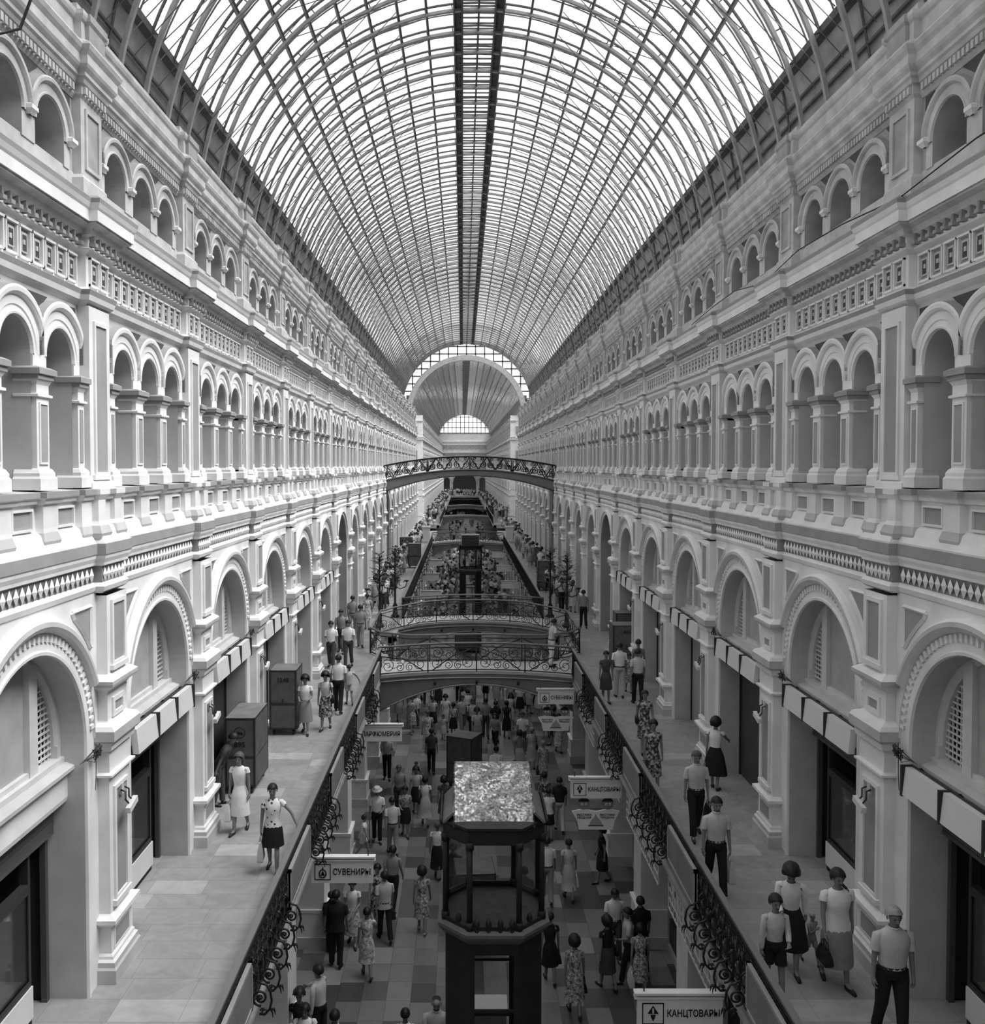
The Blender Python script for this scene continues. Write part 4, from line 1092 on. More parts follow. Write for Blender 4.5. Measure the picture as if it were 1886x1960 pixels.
def doll_sign(x, y, label, zt):
    root = empty('doll_sign', (x, y, H + zt)); tag(root, label, 'sign', 'doll face sale signs')
    m = MB(); pts = [(-.62, -.36), (-.5, -.33), (-.31, -.30), (-.1, -.34), (0, -.36), (.1, -.34), (.31, -.30), (.5, -.33), (.62, -.36), (.48, -.62), (.44, -.84), (-.44, -.84), (-.48, -.62)]
    m.prism([(a, -.02, b) for a, b in pts], (0, .04, 0), 'sign_face'); m.build('banner', root)
    for sx in (-1, 1):
        m = MB(); m.tube([(sx * .31 + 0, -.03, -.16), (sx * .31, .03, -.16)], .15, 'panel_grey', 20); f = m.build('face', root)
        m = MB(); pts = [(sx * .31 + .155 * math.cos(a), -.035, -.16 + .155 * math.sin(a)) for a in [PI * .12 + PI * .76 * i / 12 for i in range(13)]]
        m.prism(pts, (0, .07, 0), 'hair_dark'); m.build('hair', f)
        for ex in (-.05, .05):
            m = MB(); m.tube([(sx * .31 + ex, -.042, -.17), (sx * .31 + ex, -.03, -.17)], .03, 'sign_face', 10); m.tube([(sx * .31 + ex, -.048, -.175), (sx * .31 + ex, -.04, -.175)], .014, 'sign_ink', 8); m.build('eye', f)
        for j, t in enumerate(('ВЫСТАВКА', 'ПРОДАЖА')): text_part(t, .07, 'sign_ink', root, (sx * .30, -.026, -.45 - .075 * j))
    m = MB(); pts = [(-.17, -.72), (-.15, -.64), (-.09, -.56), (-.03, -.50), (0, -.42), (.03, -.50), (.09, -.56), (.15, -.64), (.17, -.72)]
    m.prism([(a, -.03, b) for a, b in pts], (0, .02, 0), 'sign_grey'); m.box(-.2, .2, -.03, -.01, -.745, -.72, 'sign_ink'); m.build('dome_emblem', root)
    m = MB()
    for sx in (-1, 1): m.tube([(sx * .31, 0, -.02), (sx * .31, 0, .12)], .008, 'cart_trim', 4)
    m.build('hanger', root)
doll_sign(2.96, 23.42, 'white cut-out sign with two doll faces reading ВЫСТАВКА ПРОДАЖА, nearer one', -8.57)
doll_sign(2.77, 31.75, 'white cut-out sign with two doll faces near the footbridge, farther one', -8.42)

# lattice hung along the right gallery edge
for k in range(0, 4):
    root = empty('lattice_screen', (3.61, P0 + BAY * k + .86, H - 8.75)); tag(root, 'white lattice strip hanging under the right gallery edge, %s from the camera' % ORD[k], 'lattice', 'lattice strips under the right gallery')
    m = MB(); L = BAY - .96
    for i in range(19): m.box(-.012, .012, L * i / 18 - .014, L * i / 18 + .014, 0, .88, 'board_white')
    m.build('upright_bars', root)
    for q in (.3, L - .3): h_ = MB(); h_.box(-.012, .012, q - .012, q + .012, .86, 1.235, 'cart_trim'); h_.build('hanger', root)
    m = MB()
    for z in (0, .2, .4, .6, .8): m.box(-.018, .008, 0, L, z - .014, z + .014, 'board_white')
    m.build('cross_bars', root)
    m = MB()
    rr = random.Random(k)
    for i in range(8):
        y0 = .3 + .4 * i; m.prism([(-.02, y0, .25), (-.02, y0 + .07, .25), (-.02, y0 + .2, .58), (-.02, y0 + .13, .58)], (.01, 0, 0), 'board_white'); m.prism([(-.02, y0 + .2, .58), (-.02, y0 + .27, .58), (-.02, y0 + .24, .25), (-.02, y0 + .17, .25)], (.01, 0, 0), 'board_white')
    m.build('zigzag_trim', root)

# ------------------------------------------------------------------ kiosk
def kiosk():
    root = empty('kiosk', (0, 14.55, 0)); W, FW, D = .84, .42, .84
    def octo(k, z, dz=0): 
        a, b = W * k, FW * k
        return [(-b, -a, z), (b, -a, z), (a, -b, z), (a, b, z), (b, a, z), (-b, a, z), (-a, b, z), (-a, -b, z)]
    z0 = 4.72
    m = MB()                                                # lower body with a tall glazed opening each side
    o = octo(.90, 0)
    def panel(a, b, z0_, z1_, t=.06, mm='kiosk_iron'):
        a, b = Vector(a), Vector(b); d = (b - a).normalized(); nn = Vector((d.y, -d.x, 0)) * t
        m.prism([(a.x, a.y, z0_), (b.x, b.y, z0_), (b.x, b.y, z1_), (a.x, a.y, z1_)], (-nn.x, -nn.y, 0), mm)
    for i in range(8):
        a, b = Vector(o[i][:2] + (0,)), Vector(o[(i + 1) % 8][:2] + (0,))
        if i % 2: panel(a, b, 0, z0)
        else:
            panel(a, b, 0, 1.0); panel(a, b, z0 - .32, z0); panel(a, a + (b - a) * .10, 1.0, z0 - .32); panel(b - (b - a) * .10, b, 1.0, z0 - .32)
            for z in (2.55, 3.5): panel(a + (b - a) * .08, b - (b - a) * .08, z, z + .05, .03)
    m.build('lower_body', root)
    m = MB(); o2 = octo(.87, 0)
    for i in range(0, 8, 2):
        a, b = o2[i], o2[(i + 1) % 8]; m.poly([(a[0], a[1], 1.0), (b[0], b[1], 1.0), (b[0], b[1], z0 - .3), (a[0], a[1], z0 - .3)], 'glass_kiosk')
    m.build('lower_glazing', root)
    m = MB(); m.loft([octo(.92, z0 - .14), octo(1.0, z0 - .06), octo(1.04, z0), octo(1.04, z0 + .05), octo(1.0, z0 + .06)], 'kiosk_ledge', True, False, False, False)
    m.loft([octo(1.0, z0 + .06), octo(.9, z0 + .10)], 'kiosk_ledge', True, False, False, False)
    m.loft([octo(.95, z0 + .06), octo(.95, z0 + .14), octo(.92, z0 + .14), octo(.92, z0 + .06)], 'kiosk_iron', True, False, False, False)
    m.build('ledge', root)
    m = MB(); m.poly(octo(.98, z0 + .03), 'kiosk_ledge'); m.build('inner_floor', root)
    zl, zt = z0 + .08, 6.16
    oc = octo(.90, 0)
    for p in oc:
        c = MB(); c.tube([(p[0], p[1], zl), (p[0], p[1], zt)], .045, 'kiosk_iron', 8); c.tube([(p[0], p[1], zl), (p[0], p[1], zl + .12)], .065, 'kiosk_iron', 8); c.tube([(p[0], p[1], zt - .12), (p[0], p[1], zt)], .065, 'kiosk_iron', 8); c.build('column', root)
    m = MB(); og = octo(.89, 0)
    for i in range(8):
        a, b = og[i], og[(i + 1) % 8]; m.poly([(a[0], a[1], zl), (b[0], b[1], zl), (b[0], b[1], zt), (a[0], a[1], zt)], 'glass_kiosk')
    m.build('lantern_glazing', root)
    for x in (-.27, -.09, .09, .27, .0, -.55, .55):         # little finials along the ledge
        y = -.80 if abs(x) < .4 else -.60
        if x == 0: continue
        f = MB(); f.lathe([(.03, 0), (.035, .03), (.02, .05), (.042, .09), (.05, .13), (.035, .18), (.012, .21)], (x, y, z0 + .06), 'kiosk_iron', 10); f.build('finial', root)
    f = MB(); f.ball((.18, -.78, z0 + .11), .035, .035, .04, 'kiosk_iron'); f.build('ball_finial', root)
    m = MB(); m.loft([octo(.94, zt - .04), octo(.95, zt + .16), octo(1.0, zt + .2), octo(1.0, zt + .24), octo(.8, zt + .25)], 'kiosk_iron', True, True, True, False); m.build('entablature', root)
    for sg in (-1, 1):
        m = MB(); m.prism([(sg * .80, -.60, zt + .24), (sg * .64, -.60, zt + .40), (sg * .64, .60, zt + .40), (sg * .80, .60, zt + .24)], (sg * -.04, 0, -.01), 'kiosk_ledge')
        for i in range(16): m.lathe([(.02, 0), (.028, .04), (.01, .08)], (sg * .82, -.58 + .077 * i, zt + .23), 'kiosk_iron', 6)
        m.build('side_cresting', root)
    n = 10; rings = []; yA, zA, yB, zB = -.62, 6.38, .55, 6.98
    for i in range(n + 1):
        t = i / n; y = yA + (yB - yA) * t; z = zA + (zB - zA) * t + .07 * math.sin(PI * t)
        rings.append((y, z))
    pts = rings + [(.62, 6.9), (.66, 6.40)]
    m = MB(); k = len(pts); b = m.add([(-.63, y, z) for y, z in pts]); m.add([(.63, y, z) for y, z in pts])
    for i in range(k - 1): m.face([b + i, b + i + 1, b + k + i + 1, b + k + i], 'kiosk_roof_metal', True)
    m.prism([(-.63, y, z) for y, z in [(yA, 6.3)] + pts], (.02, 0, 0), 'kiosk_iron'); m.prism([(.61, y, z) for y, z in [(yA, 6.3)] + pts], (.02, 0, 0), 'kiosk_iron')
    m.box(-.63, .63, yA - .02, yA, 6.34, 6.38, 'kiosk_ledge'); m.build('roof_sheet', root)
    m = MB(); m.box(-.56, .56, -.5, .55, 6.30, 6.42, 'cart_trim'); m.build('roof_base', root)
    return root
K1_ = kiosk(); tag(K1_, 'tall dark iron kiosk with glazed lantern and speckled metal roof in the foreground', 'kiosk', 'iron kiosks along the hall')
for y, lab in ((63.5, 'second dark iron kiosk with a louvred top, far down the hall'),):
    k2 = copy_tree(K1_); k2.location = (.05, y, 0); k2['label'] = lab
    for ch in list(k2.children):
        if ch.name.split('.')[0] in ('roof_sheet',): bpy.data.objects.remove(ch)
    m = MB(); m.box(-.63, .63, -.60, .5, 6.35, 7.15, 'steel_light'); m.box(-.58, .58, -.61, -.59, 6.4, 7.1, 'dark_interior')
    for i in range(8): m.box(-.58, .58, -.63, -.60, 6.43 + .085 * i, 6.45 + .085 * i, 'panel_grey')
    m.build('louvred_box', k2)

# ------------------------------------------------------------------ wheeled plywood carts
def cart(x, y, z, w, d, h, rz, label, number=None, star=False, name='transport_cart'):
    root = empty(name, (x, y, z), rz); tag(root, label, 'cart', 'plywood transport carts'); zb = .17
    m = MB(); m.box(-w / 2, w / 2, 0, d, zb, zb + h, 'cart_ply'); m.box(-w / 2 + .01, w / 2 - .01, .01, d - .01, zb + h, zb + h + .012, 'cart_top'); m.build('body', root)
    m = MB(); e = .02
    for a in (-w / 2, w / 2 - .035):
        for b in (-.008, d - .03): m.box(a - .005, a + .04, b, b + .04, zb, zb + h + .015, 'cart_trim')
    for z_ in (zb, zb + h * .42, zb + h - .02): m.box(-w / 2 - .005, w / 2 + .005, -.01, .0, z_, z_ + .03, 'cart_trim'); m.box(-w / 2 - .006, w / 2 + .006, 0, d, z_, z_ + .02, 'cart_trim')
    m.build('corner_strips', root)
    m = MB(); m.box(-w / 2 + .05, w / 2 - .05, -.012, -.002, zb + .05, zb + h * .40, 'cart_ply'); m.build('lower_door', root)
    m = MB(); m.box(-w / 2 + .05, w / 2 - .05, -.012, -.002, zb + h * .46, zb + h - .05, 'cart_ply'); dr = m.build('upper_door', root)
    m = MB(); m.box(-.02, .02, -.03, -.012, zb + h * .47, zb + h * .52, 'cart_trim'); m.build('latch', dr)
    for a in (-w / 2 + .1, w / 2 - .1):
        for b in (.12, d - .12):
            wl = MB(); wl.tube([(a - .025, b, .075), (a + .025, b, .075)], .075, 'cart_trim', 12); wl.box(a - .035, a + .035, b - .02, b + .02, .075, zb, 'cart_trim'); wl.build('wheel', root)
    if number: text_part(number, .17, 'sign_ink', root, (0, -.02, zb + h * (.62 if star else .84)))
    if star:
        m = MB(); m.tube([(.12 * math.cos(2 * PI * i / 20), -.014, zb + h * .8 + .12 * math.sin(2 * PI * i / 20)) for i in range(20)], .008, 'sign_ink', 4, closed=True)
        m.prism([(a, -.018, zb + h * .8 + b) for a, b in ((-.08, -.05), (.08, -.05), (.05, .02), (0, .0), (-.05, .02))], (0, .01, 0), 'sign_ink'); m.build('emblem', root)
    return root
cart(-5.50, 20.4, GAL, .68, 1.35, 1.55, 0, 'dark plywood cart numbered 895 with a round emblem, beside the left wall', '895', True)
cart(-5.42, 24.9, GAL, .74, .9, 1.62, 0, 'tall dark plywood cart numbered 1248 on the left gallery', '1248')
cart(5.45, 32.9, GAL, .98, .9, 1.45, .0, 'dark plywood cart numbered 433 standing on the right gallery', '433')
cart(5.75, 34.6, GAL, .8, .8, 1.62, .0, 'plywood cart half hidden behind cart 433 on the right gallery')
cart(-.62, 33.4, 0, 1.02, .9, 1.72, -.45, 'dark plywood cart standing askew on the ground floor behind the foreground kiosk', None)
cart(-.15, 22.6, 0, 1.0, 1.0, 1.5, .08, 'low plywood cart on the ground floor seen through the kiosk lantern')
cart(-.25, 58.0, 0, 1.5, 1.2, 1.75, -.2, 'big plywood cart on the ground floor between the two footbridges')
cart(-3.95, 66.0, GAL, .9, .9, 1.6, .1, 'plywood cart far along the left gallery among the crowd')
cart(-5.0, 72.0, GAL, .9, .8, 1.6, 0, 'most distant plywood cart on the left gallery')
cart(4.45, 54.0, GAL, .95, .9, 1.6, 0, 'plywood cart with pale front far along the right gallery')
mb = MB(); mb.box(-.4, .4, 0, .5, .0, .62, 'cart_top'); mb.box(-.43, .43, -.03, .53, .62, .66, 'board_white')
tag(mb.build('packing_case', None, (.02, 18.6, 0)), 'pale packing case seen through the lower window of the foreground kiosk', 'box')

# ------------------------------------------------------------------ candelabra and pedestals
def lamp(x, y, label, globes=False):
    root = empty('candelabrum', (x, y, GAL)); tag(root, label, 'lamp post', 'iron candelabra beside the footbridges')
    m = MB(); m.lathe([(.20, 0), (.20, .1), (.12, .16), (.10, .5), (.13, .55), (.06, .7), (.05, 1.5), (.075, 1.55), (.045, 1.65), (.035, 3.0), (.06, 3.05), (.02, 3.3)], (0, 0, 0), 'iron_black', 10); m.build('post', root)
    rr = random.Random(int(x * 10 + y))
    for j in range(4):
        a = PI / 2 * j + .3; dx, dy = math.cos(a), math.sin(a); z = 1.75 if j % 2 else 1.5
        m = MB(); m.tube([(0, 0, z), (dx * .25, dy * .25, z - .12), (dx * .52, dy * .52, z - .02), (dx * .60, dy * .60, z + .2), (dx * .5, dy * .5, z + .3), (dx * .42, dy * .42, z + .2)], .025, 'iron_black', 5)
        arm = m.build('arm', root)
        m = MB()
        if globes: m.ball((dx * .58, dy * .58, z + .45), .17, .17, .17, 'lamp_globe', 12, 8)
        else: m.lathe([(.02, 0), (.10, .05), (.12, .10), (.10, .11)], (dx * .58, dy * .58, z + .2), 'iron_black', 8)
        m.build('lamp_bowl', arm)
    m = MB()
    for j in range(110):                                     # leafy crown
        z = rr.uniform(1.9, 3.45); a = rr.uniform(0, 2 * PI); r = rr.uniform(.08, .46) * (1 - abs(z - 2.6) / 1.6)
        c = Vector((r * math.cos(a), r * math.sin(a), z)); d = Vector((math.cos(a), math.sin(a), rr.uniform(-.3, .6))).normalized(); s = Vector((-math.sin(a), math.cos(a), 0))
        m.poly([c, c + d * .10 + s * .07, c + d * .24, c + d * .10 - s * .07], 'leaf_iron'); m.tube([(0, 0, z - .1), c], .008, 'iron_black', 3)
    m.build('leaf_crown', root)
lamp(-4.3, 41.8, 'dark iron candelabrum on the left of the second footbridge, nearer of the pair'); lamp(-3.8, 44.6, 'dark iron candelabrum on the left behind the second footbridge')
lamp(4.3, 41.8, 'dark iron candelabrum on the right of the second footbridge, nearer of the pair'); lamp(3.8, 44.6, 'dark iron candelabrum on the right behind the second footbridge')
lamp(-3.9, 90.2, 'distant candelabrum with white globes on the left before the crossing', True); lamp(3.9, 90.2, 'distant candelabrum with white globes on the right before the crossing', True)
for sx, nm in ((-1, 'left'), (1, 'right')):
    m = MB(); m.box(-.35, .35, -.35, .35, 0, 1.5, PL); m.box(-.42, .42, -.42, .42, 1.5, 1.62, PL); m.box(-.4, .4, -.4, .4, 0, .2, PM)
    tag(m.build('pedestal', None, (sx * 4.0, 87.9, GAL)), 'white pedestal at the %s end of the third footbridge' % nm, 'pedestal')
# ------------------------------------------------------------------ people
class Fig: pass
def rotx(v, a, o): 
    v = Vector(v) - Vector(o); c, s = math.cos(a), math.sin(a)
    return Vector((v.x, v.y * c - v.z * s, v.y * s + v.z * c)) + Vector(o)
def pose(p):
    """joint positions, facing -y, feet on z = 0; p: stride, arms, lean"""
    J = {}; st = p.get('stride', 0.3); lead = p.get('lead', 1); b = p.get('build', 1.0)
    pel = Vector((0, 0, .92)); lean = p.get('lean', .04)
    for s, nm in ((-1, 'r'), (1, 'l')):
        fwd = (s == lead); a = st * .85 if fwd else -st * .65; kb = st * .25 if fwd else st * 1.0
        hip = pel + Vector((s * .085 * b, 0, -.02)); knee = hip + Vector((s * .005, -math.sin(a), -math.cos(a))) * .43
        a2 = a - kb - .03; ank = knee + Vector((0, -math.sin(a2), -math.cos(a2))) * .41
        tilt = 0 if fwd else min(.9, st * 1.6)
        toe = ank + Vector((s * .03, -.15 * math.cos(tilt) , -.045 - .15 * math.sin(tilt) * .55))
        J['hip' + nm], J['knee' + nm], J['ank' + nm], J['toe' + nm] = hip, knee, ank, toe
    up = lambda v: rotx(v, lean, pel)
    J['pel'] = pel; J['waist'] = up((0, 0, 1.05)); J['chest'] = up((0, 0, 1.24)); J['neckb'] = up((0, .01, 1.40)); J['neck'] = up((0, -.005, 1.47))
    nod = p.get('nod', .1); turn = p.get('turn', 0)
    def hd(v):
        v = Vector(v); v = Vector((v.x * 1.09, v.y * 1.09, 1.50 + (v.z - 1.50) * 1.07 - .012))
        v = rotx(v, nod, (0, 0, 1.49)); c, s = math.cos(turn), math.sin(turn)
        return up((v.x * c - v.y * s, v.x * s + v.y * c, v.z))
    J['hd'] = hd
    J['jaw'] = hd((0, -.02, 1.53)); J['mid'] = hd((0, -.005, 1.60)); J['top'] = hd((0, 0, 1.655))
    arms = p.get('arms', ('swing', 'swing'))
    for s, nm, kind in ((-1, 'r', arms[0]), (1, 'l', arms[1])):
        sh = up((s * .175 * b, .0, 1.36)); out = .12 * s
        if kind == 'swing': a = (-st * .7 if s == lead else st * .7); e = a + .25
        elif kind == 'hang': a, e = .03, .12
        elif kind == 'bent': a, e = .15, 1.45
        elif kind == 'reach': a, e = .95, 1.15
        elif kind == 'out': a, e, out = .2, .35, .75 * s
        elif kind == 'up': a, e = .7, 2.5
        elif kind == 'hip': a, e, out = -.35, .9, .55 * s
        else: a, e = .05, .15
        def dr(a, o): return (up(Vector((math.sin(o), -math.sin(a) * math.cos(o), -math.cos(a) * math.cos(o)))) - up((0, 0, 0)))
        el = sh + dr(a, out) * .275; inw = -.30 * s if kind in ('bent', 'up') else (-.75 * s if kind == 'hip' else out * .6)
        wr = el + dr(e, inw) * .24
        J['sh' + nm], J['el' + nm], J['wr' + nm] = sh, el, wr; J['hdir' + nm] = (wr - el).normalized()
    lo = min(J['toer'].z - .02, J['toel'].z - .02, J['ankr'].z - .075, J['ankl'].z - .075)
    sh = Vector((0, 0, -lo))
    old = J['hd']
    for k, v in list(J.items()):
        if isinstance(v, Vector) and not k.startswith('hdir'): J[k] = v + sh
    J['hd'] = lambda v: old(v) + sh; oldup = up; J['up'] = lambda v: oldup(v) + sh; J['dz'] = sh.z
    return J
def ell(c, rx, ry, n=14, tilt=None):
    out = []
    for k in range(n):
        a = 2 * PI * k / n; v = Vector((rx * math.cos(a), ry * math.sin(a), 0))
        out.append(Vector(c) + (tilt(v) if tilt else v))
    return out
PENDING = []
def body_source(J, p, detail):
    """stick skeleton for the Skin modifier; returns object"""
    b = p.get('build', 1.0); f = p.get('fem', False)
    V, R, E = [], [], []
    def add(v, r, par=None):
        V.append(Vector(v)); R.append(r if isinstance(r, tuple) else (r, r)); i = len(V) - 1
        if par is not None: E.append((par, i))
        return i
    pe = add(J['pel'], (.12 * b, .10 * b)); wa = add(J['waist'], (.105 * b, .085 * b), pe); ch = add(J['chest'], (.13 * b, .095 * b), wa); nb = add(J['neckb'], (.06, .055), ch)
    nk = add(J['neck'], .048, nb); jw = add(J['jaw'], (.062, .066), nk); md = add(J['mid'], (.078, .095), jw); add(J['top'], (.056, .070), md)
    for nm in 'rl':
        s_ = add(J['sh' + nm], .05 * b, ch); e_ = add(J['el' + nm], .036, s_); w_ = add(J['wr' + nm], .025, e_)
        hd = J['hdir' + nm]; side = Vector((0, -1, 0)); side = (side - hd * side.dot(hd)); side = side.normalized() if side.length > .1 else Vector((1, 0, 0))
        nrm = hd.cross(side).normalized(); sx = -1 if nm == 'r' else 1
        pm = add(J['wr' + nm] + hd * .06, (.030, .030), w_)
        if detail:
            inn = Vector((-sx, 0, 0)); cur = (inn - hd * inn.dot(hd)); cur = cur.normalized() if cur.length > .1 else nrm
            for q, (o, L) in enumerate(((.030, .075), (.010, .085), (-.010, .08), (-.028, .062))):
                b0 = J['wr' + nm] + hd * .085 + side * o; k0 = add(b0, .0095, pm); k1 = add(b0 + (hd * .9 + cur * .35).normalized() * L * .5, .009, k0); add(b0 + hd * L * .62 + cur * L * .62, .008, k1)
            t0 = add(J['wr' + nm] + hd * .035 + side * .036 + cur * .012, .0105, pm); add(J['wr' + nm] + hd * .085 + side * .05 + cur * .035, .0095, t0)
        else: add(J['wr' + nm] + hd * .13, (.02, .02), pm)
        h_ = add(J['hip' + nm], .085 * b, pe); k_ = add(J['knee' + nm], .056 * b, h_); cf = add(J['knee' + nm].lerp(J['ank' + nm], .3), .054, k_); a_ = add(J['ank' + nm], .034, cf); add(J['toe' + nm], .028, a_)
    me = bpy.data.meshes.new('skel'); me.from_pydata(V, E, []); me.update()
    o = bpy.data.objects.new('skel', me); COL.objects.link(o)
    o.modifiers.new('skin', 'SKIN')
    if not me.skin_vertices: return None
    for i, sv in enumerate(me.skin_vertices[0].data): sv.radius = R[i]; sv.use_root = (i == 0)
    o.modifiers['skin'].use_smooth_shade = True
    sb = o.modifiers.new('sub', 'SUBSURF'); sb.levels = 1; sb.render_levels = 1
    return o
def face_bits(mb, J):
    hd = J['hd']
    def ball(c, r, m):
        c = hd(c); mb.ball(c, r[0], r[1], r[2], m, 8, 5)
    b = mb.add([hd(v) for v in ((-.014, -.090, 1.575), (.014, -.090, 1.575), (0, -.118, 1.575), (0, -.092, 1.615), (0, -.09, 1.568))])
    for t in ((0, 2, 3), (2, 1, 3), (0, 4, 2), (4, 1, 2)): mb.face([b + i for i in t], 'skin')
    for s in (-1, 1):
        ball((s * .031, -.083, 1.605), (.012, .008, .008), 'hair_dark'); ball((s * .078, .0, 1.59), (.012, .022, .032), 'skin')
        q = mb.add([hd(v) for v in ((s * .016, -.094, 1.622), (s * .048, -.082, 1.622), (s * .048, -.082, 1.629), (s * .016, -.094, 1.629))]); mb.face([q, q + 1, q + 2, q + 3], 'hair_dark')
    q = mb.add([hd(v) for v in ((-.024, -.086, 1.541), (.024, -.086, 1.541), (.02, -.090, 1.549), (-.02, -.090, 1.549))]); mb.face([q, q + 1, q + 2, q + 3], 'cloth_dark')
def hair(mb, J, style, m):
    hd = J['hd']
    P = dict(short=(60, 114, 1.06), bob=(56, 138, 1.16), long=(56, 140, 1.13), curly=(58, 128, 1.42), bald=(58, 114, 1.04), bun=(60, 118, 1.1))[style]
    n, k = 20, 8; rings = []
    for i in range(k + 1):
        row = []
        for j in range(n):
            ph = 2 * PI * j / n; back = (math.sin(ph) + 1) / 2; bk = min(1, max(0, back * 1.5 - .12)); pm = math.radians(P[0] + (P[1] - P[0]) * bk)
            t0 = math.radians(58 if style == 'bald' else 2); t = t0 + (pm - t0) * i / k if pm > t0 else t0
            w = 1 + (.04 * math.sin(j * 5.1 + i * 2.7) if style == 'curly' else 0)
            r = P[2] * w; row.append(hd((.088 * r * math.sin(t) * math.cos(ph), .012 + .106 * r * math.sin(t) * math.sin(ph), 1.612 + .102 * r * math.cos(t))))
        rings.append(row)
    mb.loft(rings, m, True, style != 'bald', False)
    if style == 'long':
        rs = []
        for z, rx, ry, y in ((1.60, .085, .05, .05), (1.52, .095, .05, .065), (1.42, .11, .045, .085), (1.33, .09, .03, .10)):
            rs.append([hd((rx * math.cos(2 * PI * i / 12), y + ry * math.sin(2 * PI * i / 12), z)) for i in range(12)])
        mb.loft(rs, m, True, True, True)
    if style == 'bun': mb.ball(hd((0, .105, 1.66)), .055, .05, .05, m)
def top_cloth(mb, J, m, b, sleeve, fem, hem=.86, loose=1.0, narrow=False):
    up = J['up']; wide = .13 if narrow else (.138 if loose == 1 else .178)
    if fem: R = [(hem, wide, wide * .84), (max(.93, hem + .03), wide * .97, wide * .8), (1.05, .128, .105), (1.18, .152, .125), (1.26, .165, .130), (1.33, .165, .108), (1.375, .145, .088), (1.41, .10, .070), (1.43, .066, .060)]
    else: R = [(hem, wide + .004, .124), (max(.95, hem + .02), .152, .118), (1.05, .155, .115), (1.18, .172, .122), (1.27, .184, .124), (1.34, .182, .108), (1.39, .155, .09), (1.425, .105, .074), (1.455, .068, .066), (1.475, .062, .062)]
    rings = []
    for z, rx, ry in R: rings.append([up(v) for v in ell((0, -.004 if z > 1.1 else 0, z), rx * b * loose, ry * b * loose)])
    mb.loft(rings, m, True, False, False)
    if not fem:                                             # collar and placket
        mb.tube([up(v) for v in ell((0, -.006, 1.462), .066, .068, 14)], .011, m, 5, closed=True)
        mb.tube([up((0, -.072, 1.45)), up((0, -.105, 1.38)), up((0, -.128 * b * loose, 1.25)), up((0, -.122 * b * loose, 1.05))], .006, m, 4)
    if sleeve > 0:
        for nm in 'rl':
            s_, e_, w_ = J['sh' + nm], J['el' + nm], J['wr' + nm]
            d = (e_ - s_).normalized(); inner = s_ - Vector((math.copysign(.045, s_.x), 0, -.005))
            if sleeve <= 1: path = [inner, s_ + Vector((0, 0, -.004)), s_.lerp(e_, .45 * sleeve), s_.lerp(e_, .8 * sleeve)]; rr = [.045 * b, .053 * b, .056 * b, .059 * b]
            else: path = [inner, s_ + Vector((0, 0, -.004)), s_.lerp(e_, .5), e_, e_.lerp(w_, .5), e_.lerp(w_, .92)]; rr = [.045 * b, .053 * b, .053 * b, .048, .044, .036]
            mb.tube(path, rr, m, 10, caps=False)
def trousers(mb, J, m, b):
    pz = J['pel'].z
    mb.loft([ell((0, 0, z + pz), rx * b, ry * b) for z, rx, ry in ((.07, .148, .112), (.0, .158, .122), (-.08, .150, .120))], m, True, False, True)
    for nm in 'rl':
        h, k, a = J['hip' + nm], J['knee' + nm], J['ank' + nm]
        mb.tube([h + Vector((0, 0, .03)), h.lerp(k, .25), h.lerp(k, .6), k, k.lerp(a, .5), k.lerp(a, .96)], [.088 * b, .094 * b, .080 * b, .070 * b, .066, .066], m, 10, caps=False)
def skirt(mb, J, m, b, length, flare):
    pz = J['pel'].z; rings = []
    def leg(nm, z):
        h, k, a = J['hip' + nm], J['knee' + nm], J['ank' + nm]
        if z > k.z: t = (h.z - z) / max(h.z - k.z, .01); return h.lerp(k, max(0, min(1, t)))
        t = (k.z - z) / max(k.z - a.z, .01); return k.lerp(a, max(0, min(1, t)))
    n = 8; z0 = pz + .10; z1 = pz + .10 - length
    for i in range(n + 1):
        t = i / n; z = z0 + (z1 - z0) * t; r, l = leg('r', z), leg('l', z); yc = (r.y + l.y) / 2 if z < pz - .05 else 0
        ry = max(.105 + .05 * min(1, t * 3) + flare * .5 * t, abs(r.y - l.y) / 2 + .078) * b; rx = (.122 + .05 * min(1, t * 3.2) + flare * t) * b
        ring = []
        for k in range(20):
            a = 2 * PI * k / 20; w = 1 + .05 * t * flare * 6 * math.sin(a * 5 + 1)
            ring.append(Vector((rx * w * math.cos(a), yc + ry * w * math.sin(a), z)))
        rings.append(ring)
    mb.loft(rings, m, True, False, False)
def shoe(J, nm, m):
    mb = MB(); a, t = J['ank' + nm], J['toe' + nm]; d = (t - a); d.normalize(); heel = a + Vector((0, .035, -.05))
    pts = [heel + Vector((0, 0, .02)), a + Vector((0, -.01, -.045)), a.lerp(t, .6) + Vector((0, 0, -.012)), t + Vector((0, 0, .0)), t + d * .045 + Vector((0, 0, -.004))]
    mb.tube(pts, [.030, .038, .037, .036, .022], m, 8); return mb
